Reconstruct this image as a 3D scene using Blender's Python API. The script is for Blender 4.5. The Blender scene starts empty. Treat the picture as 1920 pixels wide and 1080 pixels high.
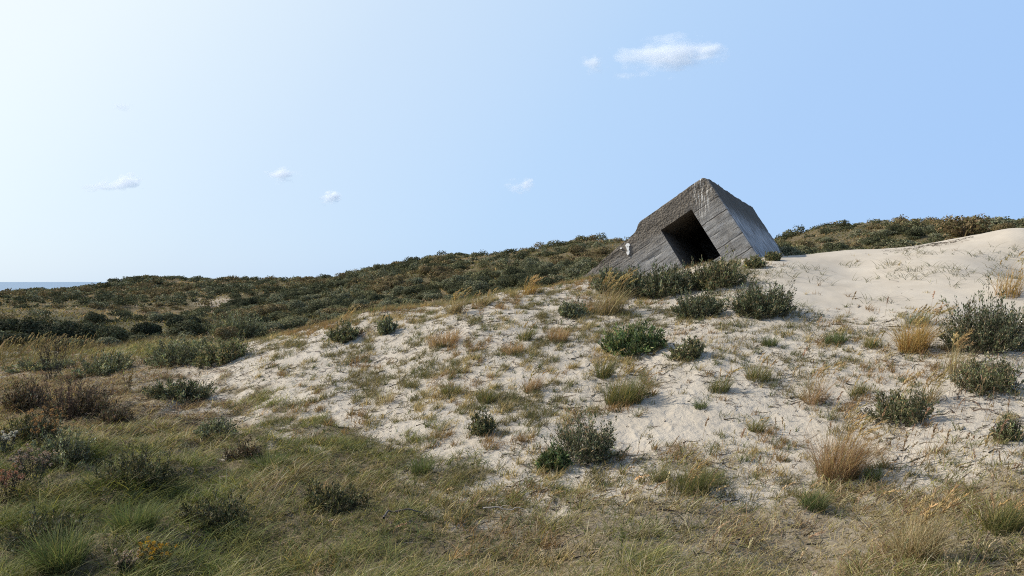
import bpy, math, random
import numpy as np
rng = np.random.default_rng(7)
random.seed(7)
scn = bpy.context.scene
COL = scn.collection
F = 1387.0            # focal length in photo pixels (1920 wide)
EYE = 20.0            # eye height above the sea
TAU = 2 * math.pi

# ------------------------------------------------------------------ noise
def _h(ix, iy, iz, seed):
    n = (ix * 374761393 + iy * 668265263 + iz * 2147483647 + seed * 974711) & 0xffffffff
    n = ((n ^ (n >> 13)) * 1274126177) & 0xffffffff
    n = ((n ^ (n >> 16)) * 2246822519) & 0xffffffff
    return ((n ^ (n >> 15)) & 0xffff) / 65535.0
def vn2(x, y, seed=0):
    x = np.asarray(x, float); y = np.asarray(y, float)
    fx = np.floor(x); fy = np.floor(y); ix = fx.astype(np.int64); iy = fy.astype(np.int64)
    u = x - fx; v = y - fy; u = u*u*u*(u*(u*6-15)+10); v = v*v*v*(v*(v*6-15)+10)
    z = 0
    a = _h(ix, iy, z, seed); b = _h(ix+1, iy, z, seed); c = _h(ix, iy+1, z, seed); d = _h(ix+1, iy+1, z, seed)
    return (a*(1-u)+b*u)*(1-v) + (c*(1-u)+d*u)*v
def vn3(p, seed=0):
    f = np.floor(p); i = f.astype(np.int64); t = p - f; t = t*t*(3-2*t)
    r = 0
    for dx in (0, 1):
        for dy in (0, 1):
            for dz in (0, 1):
                w = (t[:, 0] if dx else 1-t[:, 0])*(t[:, 1] if dy else 1-t[:, 1])*(t[:, 2] if dz else 1-t[:, 2])
                r = r + w*_h(i[:, 0]+dx, i[:, 1]+dy, i[:, 2]+dz, seed)
    return r
def fbm(x, y, oct=4, seed=0, g=0.5):
    s = 0; a = 1; t = 0
    c, sn = math.cos(.6), math.sin(.6)
    for k in range(oct):
        s = s + a*vn2(x, y, seed+k*17); t += a; a *= g
        x, y = (c*x - sn*y)*2.03+11.3, (sn*x + c*y)*2.03+5.7
    return s/t
def sst(a, b, x):
    t = np.clip((np.asarray(x, float)-a)/(b-a), 0, 1); return t*t*(3-2*t)

# ------------------------------------------------------------------ terrain
# (photo column, photo row, distance in metres) of surveyed ground points
CP = [
 (0,1080,7.5),(500,1080,8),(960,1080,8),(1500,1080,8),(1920,1080,7.5),
 (0,930,10),(500,930,10),(960,930,10.2),(1500,930,9.8),(1920,930,9),
 (0,830,13),(500,830,13),(960,830,12.2),(1500,830,11.7),(1920,830,10.8),
 (0,735,18.5),(400,735,17),(700,730,16),(1200,730,14.5),(1600,730,13.8),(1920,730,13),
 (0,672,26),(160,690,22),(300,655,23.5),(460,645,22),(700,640,19.5),(1000,640,18),(1300,640,17),(1600,640,16.5),(1920,640,16),
 (580,618,22),(700,592,22),(830,575,22.6),(1000,590,20.5),(1300,590,19.5),(1600,590,19),(1920,590,18.5),
 (960,549,24),(1050,540,24.5),(1300,545,22.5),(1600,545,21.5),(1920,540,20.5),
 (1300,515,25.5),(1600,510,24.5),(1920,500,23.2),
 (1115,522,28),(1200,524,28.2),(1300,503,27.4),(1440,486,26.6),(1600,476,27.6),(1750,456,28),(1920,429,28),(1920,468,25),(1520,484,27),
 # behind the crest
 (460,660,27),(580,640,28),(700,618,29),(830,600,30),(960,575,31),(1050,560,33),(1115,530,34),(1300,505,36),(1450,497,36),(1600,487,34),(1750,470,34),(1920,446,36),
 (0,645,34),(200,652,33),(330,640,32),
 # far dunes
 (0,632,44),(200,628,46),(350,625,46),(480,610,46),(620,600,44),(800,575,45),(1000,535,45),(1150,505,48),(1500,488,44),(1650,478,44),(1850,455,46),
 (120,590,66),(300,600,70),(450,590,68),(600,580,60),(800,545,62),(1000,510,64),(1200,478,68),(1550,472,58),(1750,452,60),(1920,436,62),
 (0,572,100),(150,562,105),(300,560,110),(420,560,100),(600,550,85),(800,520,80),(1000,492,82),(1200,465,88),(1550,455,78),(1700,436,78),(1900,430,80),
 (0,552,200),(90,548,200),(180,549,190),(240,533,180),(320,527,180),(490,525,165),(620,522,150),(740,501,140),(840,482,130),(940,488,126),(1000,477,122),(1100,457,116),(1190,455,112),(1300,456,110),(1460,457,106),(1550,436,100),(1650,424,98),(1830,418,96),(1920,424,95),
 (0,558,270),(240,546,250),(490,545,230),(740,528,210),(940,522,200),(1190,500,190),(1550,490,180),(1830,470,170),
 (0,590,420),(480,590,420),(960,580,400),(1440,570,400),(1920,560,400),
]
_c = np.array(CP, float)
_u = (_c[:, 0]-960)/F; _d = _c[:, 2]
_x = _u*_d; _y = _d; _q = (528-_c[:, 1])/F*_d
_r = np.hypot(_x, _y)
# two points under and in front of the viewer
ex = []
for th in (-.6, -.3, 0, .3, .6):
    ex += [(th, 2.0, -1.75), (th, 4.5, -2.45)]
ex = np.array(ex)
TH = np.concatenate([np.arctan2(_x, _y), ex[:, 0]]); LR = np.concatenate([np.log(_r), np.log(ex[:, 1])])
QV = np.concatenate([_q/_r, ex[:, 2]/ex[:, 1]])
KX = 3.2
P = np.stack([TH*KX, LR], 1)
def _rbf(d2): 
    return np.sqrt(d2 + .02)
_D = ((P[:, None]-P[None])**2).sum(-1)
N = len(P)
A = np.zeros((N+3, N+3)); A[:N, :N] = -_rbf(_D) - 2e-3*np.eye(N); A[:N, N] = 1; A[:N, N+1:] = P; A[N, :N] = 1; A[N+1:, :N] = P.T
W = np.linalg.solve(A, np.concatenate([QV, np.zeros(3)]))
def gz_smooth(x, y):
    x = np.asarray(x, float).ravel(); y = np.asarray(y, float).ravel()
    out = np.empty(len(x))
    for i in range(0, len(x), 60000):
        xx = x[i:i+60000]; yy = y[i:i+60000]
        r = np.maximum(np.hypot(xx, yy), 1.2); th = np.arctan2(xx, yy)
        tc = np.clip(th, -.75, .75); lr = np.clip(np.log(r), .5, math.log(420))
        q = np.stack([tc*KX, lr], 1)
        K = -_rbf(((q[:, None]-P[None])**2).sum(-1))
        v = K@W[:N] + W[N] + q@W[N+1:]
        z = v*r
        gen = -2.2 - 0.0*r
        w = sst(.8, 1.5, np.abs(th))
        z = z*(1-w) + gen*w
        w = sst(380, 800, r)
        z = z*(1-w) + (-26)*w
        out[i:i+60000] = z
    return out
def proj(x, y, z):
    return 960+F*x/np.maximum(y, .1), 528-F*z/np.maximum(y, .1)
def bnd(px):
    return np.interp(px, [-300, 0, 200, 400, 640, 900, 1100, 1400, 1700, 1920, 2300], [690, 690, 722, 775, 850, 915, 945, 945, 930, 905, 880])
def cover_of(x, y, zs):
    """0 bare sand ... 1 closed sward, on the near dune"""
    px, py = proj(x, y, zs)
    n = fbm(x*.9, y*.9, 4, 3)-.5; n2 = fbm(x*3, y*3, 3, 8)-.5
    c = sst(-105, 75, py-bnd(px)+n*210+n2*190)
    c = np.maximum(c, (.80+.25*n2)*sst(950, 1030, py+n*60))
    left = sst(8, -18, py-668+n*40)*sst(470, 400, px+n*60)
    lens = sst(300, 200, px+n*80)*sst(8, 25, py-690+n2*30)*.9
    lf = sst(450, 250, px+n*120+n2*60)*sst(640, 680, py)*.55
    behind = sst(33, 38, np.hypot(x, y))
    return np.clip(np.maximum.reduce([c, left, lens, lf, behind]), 0, 1)
def gz(x, y):
    x = np.asarray(x, float).ravel(); y = np.asarray(y, float).ravel()
    r = np.hypot(x, y); zs = gz_smooth(x, y)
    px, py = proj(x, y, zs)
    clean = sst(1380, 1500, px)*sst(640, 560, py)*sst(40, 30, r)
    near = sst(42, 30, r)
    a = .10*(fbm(x*.55, y*.55, 3, 21)-.5) + .07*(fbm(x*2.1, y*2.1, 3, 22)-.5)
    a = a + .024*(1-np.abs(2*fbm(x*6.5, y*6.5, 3, 44)-1)-.75)*(1-clean)
    rg = 1-np.abs(2*fbm(x*2.6+.5*y, y*2.6, 4, 40)-1)
    a = a + .043*(rg-.75)*(1-clean*.95)
    a = a*(1-clean*.55)
    # grassy hummocks in the hollow
    left = sst(760, 250, px)*sst(660, 800, py)
    a = a + left*(.46*(fbm(x*.75, y*.75, 3, 31)-.5)+.16*(fbm(x*2.4, y*2.4, 2, 33)-.5))
    far = sst(44, 90, r)*sst(420, 250, r)
    b = far*(2.1*(fbm(x*.045, y*.045, 3, 51)-.5)+.9*(fbm(x*.16, y*.16, 3, 52)-.5))
    return zs + near*a + b
RS = np.exp(np.linspace(math.log(5.0), math.log(300), 1500))
def ray_hit(px, py, dmin=5.5, dmax=300):
    """ground point seen at a photo pixel"""
    d = RS[(RS >= dmin) & (RS <= dmax)]
    z = gz((px-960)/F*d, d); rz = (528-py)/F*d
    k = np.nonzero(rz <= z)[0]
    i = k[0] if len(k) else len(d)-1
    return np.array([(px-960)/F*d[i], d[i], z[i]])

# ------------------------------------------------------------------ materials
def new_mat(name):
    m = bpy.data.materials.new(name); m.use_nodes = True
    nt = m.node_tree; nt.nodes.clear()
    out = nt.nodes.new('ShaderNodeOutputMaterial')
    return m, nt, out
def nd(nt, t, **kw):
    n = nt.nodes.new(t)
    for k, v in kw.items():
        if k in n.inputs.keys(): n.inputs[k].default_value = v
        else: setattr(n, k, v)
    return n
def mathn(nt, op, a, b=None, c=None, clamp=False):
    n = nt.nodes.new('ShaderNodeMath'); n.operation = op; n.use_clamp = clamp
    for i, v in enumerate((a, b, c)):
        if v is None: continue
        if isinstance(v, (int, float)): n.inputs[i].default_value = v
        else: nt.links.new(v, n.inputs[i])
    return n.outputs[0]
def ramp(nt, fac, stops):
    n = nt.nodes.new('ShaderNodeValToRGB'); cr = n.color_ramp
    while len(cr.elements) < len(stops): cr.elements.new(.5)
    for e, (p, c) in zip(cr.elements, stops):
        e.position = p; e.color = (*c, 1) if len(c) == 3 else c
    nt.links.new(fac, n.inputs[0]); return n.outputs[0]
def mixc(nt, fac, a, b, mode='MIX'):
    n = nt.nodes.new('ShaderNodeMix'); n.data_type = 'RGBA'; n.blend_type = mode
    for s, v in ((n.inputs[0], fac), (n.inputs[6], a), (n.inputs[7], b)):
        if isinstance(v, (int, float)): s.default_value = v
        elif isinstance(v, tuple): s.default_value = (*v, 1)
        else: nt.links.new(v, s)
    return n.outputs[2]
def noise(nt, vec, scale, detail=4, rough=.55, dist=0):
    n = nd(nt, 'ShaderNodeTexNoise', Scale=scale, Detail=detail, Roughness=rough, Distortion=dist)
    nt.links.new(vec, n.inputs['Vector']); return n.outputs[0]
def vscale(nt, vec, s, rot=(0, 0, 0), loc=(0, 0, 0)):
    n = nt.nodes.new('ShaderNodeMapping'); n.inputs['Scale'].default_value = s; n.inputs['Rotation'].default_value = rot; n.inputs['Location'].default_value = loc
    nt.links.new(vec, n.inputs[0]); return n.outputs[0]

def leaf_mat(name, trans=.35, rough=.6, spec=.3, tint=(1, 1, 1)):
    m, nt, out = new_mat(name)
    at = nd(nt, 'ShaderNodeAttribute', attribute_name='Col')
    c = at.outputs['Color']
    if tint != (1, 1, 1): c = mixc(nt, 1.0, c, tint, 'MULTIPLY')
    p = nd(nt, 'ShaderNodeBsdfPrincipled', Roughness=rough)
    p.inputs['Specular IOR Level'].default_value = spec
    nt.links.new(c, p.inputs['Base Color'])
    t = nd(nt, 'ShaderNodeBsdfTranslucent'); nt.links.new(mixc(nt, 1.0, c, (1.15, 1.1, .75), 'MULTIPLY'), t.inputs[0])
    mx = nd(nt, 'ShaderNodeMixShader'); mx.inputs[0].default_value = trans
    nt.links.new(p.outputs[0], mx.inputs[1]); nt.links.new(t.outputs[0], mx.inputs[2]); nt.links.new(mx.outputs[0], out.inputs[0])
    return m
M_GRASS = leaf_mat('grass_blades', .4, .65, .2)
M_LEAF = leaf_mat('shrub_leaves', .28, .6, .25)
M_SCRUB = leaf_mat('scrub_leaves', .15, .85, .08)
M_STEM = leaf_mat('woody_stems', 0.0, .8, .2)
M_SEED = leaf_mat('seed_heads', .3, .8, .1)

def ground_mat(far):
    m, nt, out = new_mat('dune_hills_soil' if far else 'dune_sand')
    geo = nt.nodes.new('ShaderNodeNewGeometry'); pos = geo.outputs['Position']
    p = nd(nt, 'ShaderNodeBsdfPrincipled', Roughness=.95); p.inputs['Specular IOR Level'].default_value = .1
    at = nd(nt, 'ShaderNodeAttribute', attribute_name='cover'); cov = at.outputs['Fac']
    if not far:
        n1 = noise(nt, pos, .8, 5); n2 = noise(nt, pos, 9, 5, .65); n3 = noise(nt, pos, 140, 3, .7)
        sand = ramp(nt, n1, [(.3, (.435, .38, .305)), (.7, (.52, .462, .38))])
        sand = mixc(nt, mathn(nt, 'MULTIPLY', mathn(nt, 'SUBTRACT', n3, .45, clamp=True), .9), sand, (.33, .27, .21))
        # dark organic specks and crumbs
        sp = noise(nt, pos, 38, 3, .6)
        spm = mathn(nt, 'MULTIPLY', mathn(nt, 'GREATER_THAN', sp, .70), .4)
        rough = nd(nt, 'ShaderNodeAttribute', attribute_name='crust').outputs['Fac']
        sand = mixc(nt, mathn(nt, 'MULTIPLY', spm, rough), sand, (.16, .12, .085))
        lit = ramp(nt, n2, [(.25, (.075, .060, .032)), (.5, (.16, .125, .075)), (.75, (.30, .24, .16))])
        cm = mathn(nt, 'ADD', cov, mathn(nt, 'MULTIPLY', mathn(nt, 'SUBTRACT', n2, .5), .9))
        cm = mathn(nt, 'SMOOTH_MIN', mathn(nt, 'MULTIPLY', mathn(nt, 'SUBTRACT', cm, .18), 1.8, clamp=True), 1.0, .05, clamp=True)
        col = mixc(nt, cm, sand, lit)
        nt.links.new(col, p.inputs['Base Color'])
        b1 = noise(nt, pos, 7, 6, .6, .6); b2 = noise(nt, pos, 30, 5, .65, .4)
        wv = nd(nt, 'ShaderNodeTexWave', Scale=2.6, Distortion=7.0, Detail=3); wv.inputs['Detail Scale'].default_value = .8
        nt.links.new(vscale(nt, pos, (1, 1, 1), (0, 0, 1.1)), wv.inputs[0])
        hgt = mathn(nt, 'ADD', mathn(nt, 'MULTIPLY', mathn(nt, 'ADD', mathn(nt, 'MULTIPLY', b1, .33), mathn(nt, 'MULTIPLY', b2, .13)), mathn(nt, 'ADD', rough, .07)), mathn(nt, 'MULTIPLY', mathn(nt, 'MULTIPLY', wv.outputs[1], .012), ramp(nt, n1, [(.45, (0, 0, 0)), (.62, (1, 1, 1))])))
        hgt = mathn(nt, 'ADD', hgt, mathn(nt, 'MULTIPLY', n3, .008))
        bp = nd(nt, 'ShaderNodeBump', Strength=.9, Distance=.16)
    else:
        n1 = noise(nt, pos, .05, 4, .6); n2 = noise(nt, pos, .5, 5, .65); n3 = noise(nt, pos, 4, 4, .7)
        a = ramp(nt, n2, [(.25, (.07, .062, .034)), (.5, (.15, .115, .065)), (.75, (.25, .195, .12))])
        b = ramp(nt, n3, [(.3, (.05, .05, .025)), (.7, (.13, .115, .055))])
        col = mixc(nt, ramp(nt, n1, [(.4, (0, 0, 0)), (.6, (1, 1, 1))]), a, b)
        col = mixc(nt, mathn(nt, 'MULTIPLY', mathn(nt, 'SUBTRACT', n3, .4, clamp=True), .8), col, (.2, .16, .1))
        col = mixc(nt, cov, (.42, .35, .27), col)
        nt.links.new(col, p.inputs['Base Color'])
        hgt = mathn(nt, 'ADD', n2, mathn(nt, 'MULTIPLY', n3, .35))
        bp = nd(nt, 'ShaderNodeBump', Strength=.8, Distance=.5)
    nt.links.new(hgt, bp.inputs['Height']); nt.links.new(bp.outputs[0], p.inputs['Normal'])
    nt.links.new(p.outputs[0], out.inputs[0]); return m

# ------------------------------------------------------------------ mesh helpers
def mk_mesh(name, V, polys, C=None, smooth=False, attrs=None):
    """polys: list of (n,k) index arrays"""
    me = bpy.data.meshes.new(name)
    V = np.asarray(V, np.float32); me.vertices.add(len(V)); me.vertices.foreach_set('co', V.ravel())
    polys = [np.asarray(p, np.int32) for p in polys if len(p)]
    nl = sum(p.size for p in polys); npoly = sum(len(p) for p in polys)
    me.loops.add(nl); me.polygons.add(npoly)
    me.loops.foreach_set('vertex_index', np.concatenate([p.ravel() for p in polys]))
    tot = np.concatenate([np.full(len(p), p.shape[1], np.int32) for p in polys])
    st = np.concatenate([[0], np.cumsum(tot)[:-1]]).astype(np.int32)
    me.polygons.foreach_set('loop_start', st)
    if smooth: me.polygons.foreach_set('use_smooth', np.ones(npoly, bool))
    me.update(calc_edges=True)
    if C is not None:
        a = me.color_attributes.new('Col', 'FLOAT_COLOR', 'POINT')
        a.data.foreach_set('color', np.concatenate([np.asarray(C, np.float32), np.ones((len(V), 1), np.float32)], 1).ravel())
    for k, v in (attrs or {}).items():
        a = me.attributes.new(k, 'FLOAT', 'POINT'); a.data.foreach_set('value', np.asarray(v, np.float32))
    return me
def obj(name, me, mat=None, parent=None, loc=None):
    o = bpy.data.objects.new(name, me); COL.objects.link(o)
    if mat and me and not me.materials: me.materials.append(mat)
    if parent: o.parent = parent
    if loc is not None: o.location = loc
    return o
def tag(o, label=None, cat=None, group=None, kind=None):
    if label: o['label'] = label
    if cat: o['category'] = cat
    if group: o['group'] = group
    if kind: o['kind'] = kind
    return o
class MB:
    def __init__(s): s.V = []; s.P = {}; s.C = []; s.n = 0
    def add(s, V, polys, C):
        V = np.asarray(V, float)
        s.V.append(V); s.C.append(np.broadcast_to(np.asarray(C, float), V.shape))
        for p in polys:
            p = np.asarray(p)
            if len(p): s.P.setdefault(p.shape[1], []).append(p + s.n)
        s.n += len(V)
    def mesh(s, name, smooth=False):
        return mk_mesh(name, np.concatenate(s.V), [np.concatenate(v) for v in s.P.values()], np.concatenate(s.C), smooth)
def unit(v): return v/np.maximum(np.linalg.norm(v, axis=-1, keepdims=True), 1e-9)

def blades(mb, base, h, w, az, lean, curl, C, seg=3, tipC=None):
    """grass blades: base (N,3); lean = how far the blade leans along azimuth az; curl = droop of the tip"""
    n = len(base)
    if n == 0: return
    dirv = np.stack([np.cos(az), np.sin(az), np.zeros(n)], 1)
    sa = az + math.pi/2 + rng.normal(0, .9, n)
    side = np.stack([np.cos(sa), np.sin(sa), np.zeros(n)], 1)
    rows = []; cols = []
    for k in range(seg+1):
        t = k/seg
        p = base + dirv*(h*(lean*t + curl*t*t))[:, None]
        p[:, 2] += h*(t*(1-.25*lean) - .55*curl*t*t)
        ww = (w*(1-.85*t**1.6))[:, None]*.5
        c = C*(1 if tipC is None else (1-t)) + (0 if tipC is None else tipC*t)
        if k < seg:
            rows += [p-side*ww, p+side*ww]; cols += [c, c]
        else:
            rows += [p]; cols += [c]
    m = 2*seg+1
    V = np.stack(rows, 1).reshape(-1, 3); CC = np.stack(cols, 1).reshape(-1, 3)
    i = np.arange(n)[:, None]*m
    q = [i+np.array([[2*k, 2*k+1, 2*k+3, 2*k+2]]) for k in range(seg-1)]
    t = i+np.array([[2*seg-2, 2*seg-1, 2*seg]])
    mb.add(V, [np.concatenate(q), t], CC)
def leaves(mb, pos, d, l, w, C, nrm=None):
    """small folded rhombic leaves"""
    n = len(pos)
    r = unit(rng.normal(size=(n, 3))) if nrm is None else nrm; s = unit(np.cross(d, r)); nn = np.cross(d, s)
    l = np.broadcast_to(l, n)[:, None]; w = np.broadcast_to(w, n)[:, None]
    V = np.stack([pos, pos+d*l*.45+s*w*.5+nn*w*.18, pos+d*l, pos+d*l*.45-s*w*.5+nn*w*.18], 1).reshape(-1, 3)
    i = np.arange(n)[:, None]*4
    mb.add(V, [i+np.array([[0, 1, 2]]), i+np.array([[0, 2, 3]])], np.repeat(C, 4, 0))
def tubes(mb, pts, rad, C, sides=3):
    """pts (N,K,3), rad (N,K)"""
    n, k, _ = pts.shape
    tan = np.gradient(pts, axis=1); tan = unit(tan)
    ref = np.tile(np.array([.31, .87, .2]), (n, k, 1)); a = unit(np.cross(tan, ref)); b = np.cross(tan, a)
    ring = []
    for j in range(sides):
        f = TAU*j/sides
        ring.append(pts + rad[..., None]*(math.cos(f)*a + math.sin(f)*b))
    V = np.stack(ring, 2).reshape(-1, 3)
    base = (np.arange(n)[:, None]*k*sides + np.arange(k-1)[None]*sides).reshape(-1, 1)
    q = [base + np.array([[j, (j+1) % sides, (j+1) % sides+sides, j+sides]]) for j in range(sides)]
    C = np.asarray(C, float)
    CC = np.repeat(C, k*sides, 0) if C.ndim == 2 else C
    mb.add(V, [np.concatenate(q)], CC)
def pick(pal, n, w=None, var=.18):
    pal = np.array(pal, float); w = None if w is None else np.array(w, float)/sum(w)
    c = pal[rng.choice(len(pal), n, p=w)]
    return np.clip(c*np.exp(rng.normal(0, var, (n, 1)))*np.exp(rng.normal(0, .05, (n, 3))), .004, .9)

# ------------------------------------------------------------------ ground sheet
def build_ground():
    tf = np.linspace(-.82, .82, 860)
    to = np.linspace(.82, TAU-.82, 70)[1:-1]
    th = np.concatenate([tf, to]); nt_ = len(th)
    r = np.concatenate([[.4, 1.2, 2.2, 3.3, 4.4], np.exp(np.linspace(math.log(5.2), math.log(40), 520)), np.exp(np.linspace(math.log(40), math.log(300), 330))[1:], [340, 400, 500, 650, 900, 1500, 3000]])
    nr = len(r); ks = int(np.searchsorted(r, 36.0))
    R, T = np.meshgrid(r, th, indexing='ij')
    X = (R*np.sin(T)).ravel(); Y = (R*np.cos(T)).ravel(); Z = gz(X, Y)
    zs = gz_smooth(X, Y)
    V = np.stack([X, Y, Z+EYE], 1)
    cov = cover_of(X, Y, zs)
    px, py = proj(X, Y, zs)
    soil = cov*(1-.42*sst(520, 1300, px)*sst(36, 30, np.hypot(X, Y)))
    crust = (1-sst(1380, 1500, px)*sst(650, 560, py))*.9+.0
    # sandy tracks on the far slope
    farcov = np.ones(len(X))
    n = fbm(X*.22, Y*.22, 4, 77)
    for (cx, cy, sx, sy) in ((415, 566, 60, 9), (330, 590, 60, 9), (1700, 462, 60, 6), (700, 545, 30, 5)):
        g = np.exp(-((px-cx)/sx)**2-((py-cy)/sy)**2)
        farcov = np.minimum(farcov, 1-sst(.3, .75, g*(.45+n))*.75)
    farcov[np.hypot(X, Y) < 40] = 1
    def part(i0, i1, name, cv, mat, label):
        sl = slice(i0*nt_, (i1+1)*nt_)
        ii = np.arange(i1-i0)[:, None]*nt_; jj = np.arange(nt_)[None]; j2 = (jj+1) % nt_
        q = np.stack([ii+jj, ii+nt_+jj, ii+nt_+j2, ii+j2], -1).reshape(-1, 4)[:, ::-1]
        polys = [q]
        if i0 == 0: polys.append(np.arange(nt_)[None])
        me = mk_mesh(name, V[sl], polys, None, True, {'cover': cv[sl], 'crust': crust[sl]})
        if i0 == 0: me.polygons[len(q)].use_smooth = False
        o = obj(name, me, mat); tag(o, label, kind='structure')
    part(0, ks, 'sand_dune', soil, ground_mat(False), 'pale sand dune with crusted sparse slope')
    part(ks, nr-1, 'dune_hills', farcov, ground_mat(True), 'brown and olive scrub covered dune hills')
build_ground()

def build_sea():
    th = np.linspace(0, TAU, 97)[:-1]; r = np.array([200, 500, 1200, 3000, 8000, 20000, 45000.])
    R, T = np.meshgrid(r, th, indexing='ij'); n = 96
    V = np.stack([R*np.sin(T), R*np.cos(T), 0*R], -1).reshape(-1, 3)
    i = np.arange(len(r)-1)[:, None]*n; j = np.arange(n)[None]
    q = np.stack([i+j, i+n+j, i+n+(j+1) % n, i+(j+1) % n], -1).reshape(-1, 4)[:, ::-1]
    m, nt, out = new_mat('sea_water')
    geo = nt.nodes.new('ShaderNodeNewGeometry')
    p = nd(nt, 'ShaderNodeBsdfPrincipled', Roughness=.35); p.inputs['Base Color'].default_value = (.085, .19, .33, 1)
    nz = noise(nt, vscale(nt, geo.outputs['Position'], (.03, .03, .03)), 1, 4)
    bp = nd(nt, 'ShaderNodeBump', Strength=.5, Distance=6.0); nt.links.new(nz, bp.inputs['Height']); nt.links.new(bp.outputs[0], p.inputs['Normal'])
    nt.links.new(p.outputs[0], out.inputs[0])
    tag(obj('sea', mk_mesh('sea', V, [q]), m), 'strip of grey blue sea below the horizon', kind='structure')
build_sea()

# ------------------------------------------------------------------ bunker
def build_bunker():
    P0 = np.array([7.30785869, 28., 4.03+EYE])
    e1 = np.array([-0.74379081, 0.39854998, -0.53659402]); e2 = np.array([0.44024416, -0.31195955, -0.84194199]); e3 = np.array([0.5029516, 0.8624611, -0.05657335])
    from mathutils import Matrix
    Mx = Matrix(((*[e1[0], e2[0], e3[0], P0[0]],), (e1[1], e2[1], e3[1], P0[1]), (e1[2], e2[2], e3[2], P0[2]), (0, 0, 0, 1)))
    root = bpy.data.objects.new('concrete_bunker', None); COL.objects.link(root); root.matrix_world = Mx
    tag(root, 'grey concrete wartime bunker tipped on its corner with dark square opening', 'bunker')
    S, T_, L = 7.2, 6.0, 7.72
    s0, s1, t0, t1 = 1.12, 2.53, .80, 2.92
    def lines(mx, cuts, step):
        k = sorted(set([0, mx] + list(cuts))); o = []
        for a, b in zip(k[:-1], k[1:]):
            o += list(np.linspace(a, b, max(2, int(round((b-a)/step))+1))[:-1])
        return np.array(o+[mx])
    gs = lines(S, (s0, s1), .07); gt = lines(T_, (t0, t1), .07); gd = lines(L, (), .10)
    V = []; Q = []; n = 0
    def grid(a, b, f, hole=None, flip=False):
        nonlocal n
        A_, B_ = np.meshgrid(a, b, indexing='ij')
        v = f(A_.ravel(), B_.ravel()); i = np.arange(len(a)-1)[:, None]*len(b); j = np.arange(len(b)-1)[None]
        q = np.stack([i+j, i+len(b)+j, i+len(b)+j+1, i+j+1], -1)
        if hole is not None:
            am = .5*(a[1:]+a[:-1])[:, None]; bm = .5*(b[1:]+b[:-1])[None]
            keep = ~((am > hole[0]) & (am < hole[1]) & (bm > hole[2]) & (bm < hole[3]))
            q = q[keep]
        q = q.reshape(-1, 4)
        V.append(v); Q.append((q[:, ::-1] if flip else q)+n); n += len(v)
    z = np.zeros_like
    grid(gs, gt, lambda a, b: np.stack([a, b, z(a)], 1), (s0, s1, t0, t1), True)
    grid(gs, gt, lambda a, b: np.stack([a, b, z(a)+L], 1))
    grid(gt, gd, lambda a, b: np.stack([z(a), a, b], 1), None, True)
    grid(gt, gd, lambda a, b: np.stack([z(a)+S, a, b], 1))
    grid(gs, gd, lambda a, b: np.stack([a, z(a), b], 1))
    V = np.concatenate(V)
    def deform(p, inner=False):
        p = p.copy()
        nz = vn3(p*1.6+3, 5)*.6+vn3(p*4.7, 6)*.4
        # chamfer between roof and side
        c = .15+.14*(nz-.5)
        d = np.clip(c-(p[:, 0]+p[:, 1]), 0, None)*.5
        p[:, 0] += d; p[:, 1] += d
        # roof edge broken back on the low side
        st = .30*sst(2.85, 3.35, p[:, 0]+(nz-.5)*.3)+.10*np.clip(p[:, 0]-3.4, 0, 9)+.10*(nz-.5)*sst(2.6, 3.2, p[:, 0])
        p[:, 1] = np.where(p[:, 1] < .9, np.maximum(p[:, 1], st + p[:, 1]*.35), p[:, 1])
        # rounded, chipped edges
        rr = .05+.08*np.clip(nz-.4, 0, 1)
        lo = np.stack([rr*1, rr*1, rr], 1); hi = np.array([S, T_, L])-lo
        q = np.clip(p, lo, hi); dv = p-q; ln = np.linalg.norm(dv, axis=1)
        k = (np.abs(dv) > 1e-6).sum(1) > 1
        p[k] = q[k]+dv[k]/ln[k, None]*rr[k, None]
        e = (vn3(p*np.array([2.5, 6, 4]), 11)-.5)*.03+(vn3(p*np.array([9, 16, 12]), 12)-.5)*.022
        rough = (1.0+.45*sst(1.0, .3, p[:, 1]))*np.where(p[:, 2] < .2, 1, .55)
        nd_ = np.zeros_like(p)
        front = p[:, 2] < .03
        nd_[front, 2] = 1; side = (p[:, 0] < .03) & ~front; nd_[side, 0] = 1
        top = (p[:, 1] < 1) & ~front & ~side; nd_[top, 1] = 1
        # horizontal pour joints in the front face
        jt = 0
        for y0, dp in ((.98, .03), (1.55, .035), (2.1, .025), (2.62, .03), (3.2, .03)):
            jt = jt+dp*np.exp(-((p[:, 1]+(vn3(p*np.array([1.2, 0, 0]), 14)-.5)*.14-y0)/.035)**2)*sst(.35, .6, vn3(p*np.array([.8, 0, .8])+y0, 15))
        return p+nd_*(e*rough+jt)[:, None]
    me = mk_mesh('bunker_shell', deform(V), Q, None, False)
    # concrete
    m, nt, out = new_mat('weathered_concrete')
    tc = nt.nodes.new('ShaderNodeTexCoord'); o_ = tc.outputs['Object']
    sp = nt.nodes.new('ShaderNodeSeparateXYZ'); nt.links.new(o_, sp.inputs[0]); sx, sy, sz = sp.outputs
    p = nd(nt, 'ShaderNodeBsdfPrincipled', Roughness=.92); p.inputs['Specular IOR Level'].default_value = .15
    big = noise(nt, o_, .9, 5, .6); fine = noise(nt, o_, 14, 5, .7); streak = noise(nt, vscale(nt, o_, (.7, 9, .7)), 1, 5, .65); grit = noise(nt, o_, 45, 3, .7)
    grey = ramp(nt, mathn(nt, 'ADD', mathn(nt, 'MULTIPLY', streak, .5), mathn(nt, 'MULTIPLY', noise(nt, o_, 3.2, 6, .7), .5)), [(.28, (.15, .147, .143)), (.5, (.265, .256, .245)), (.72, (.40, .392, .38))])
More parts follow.
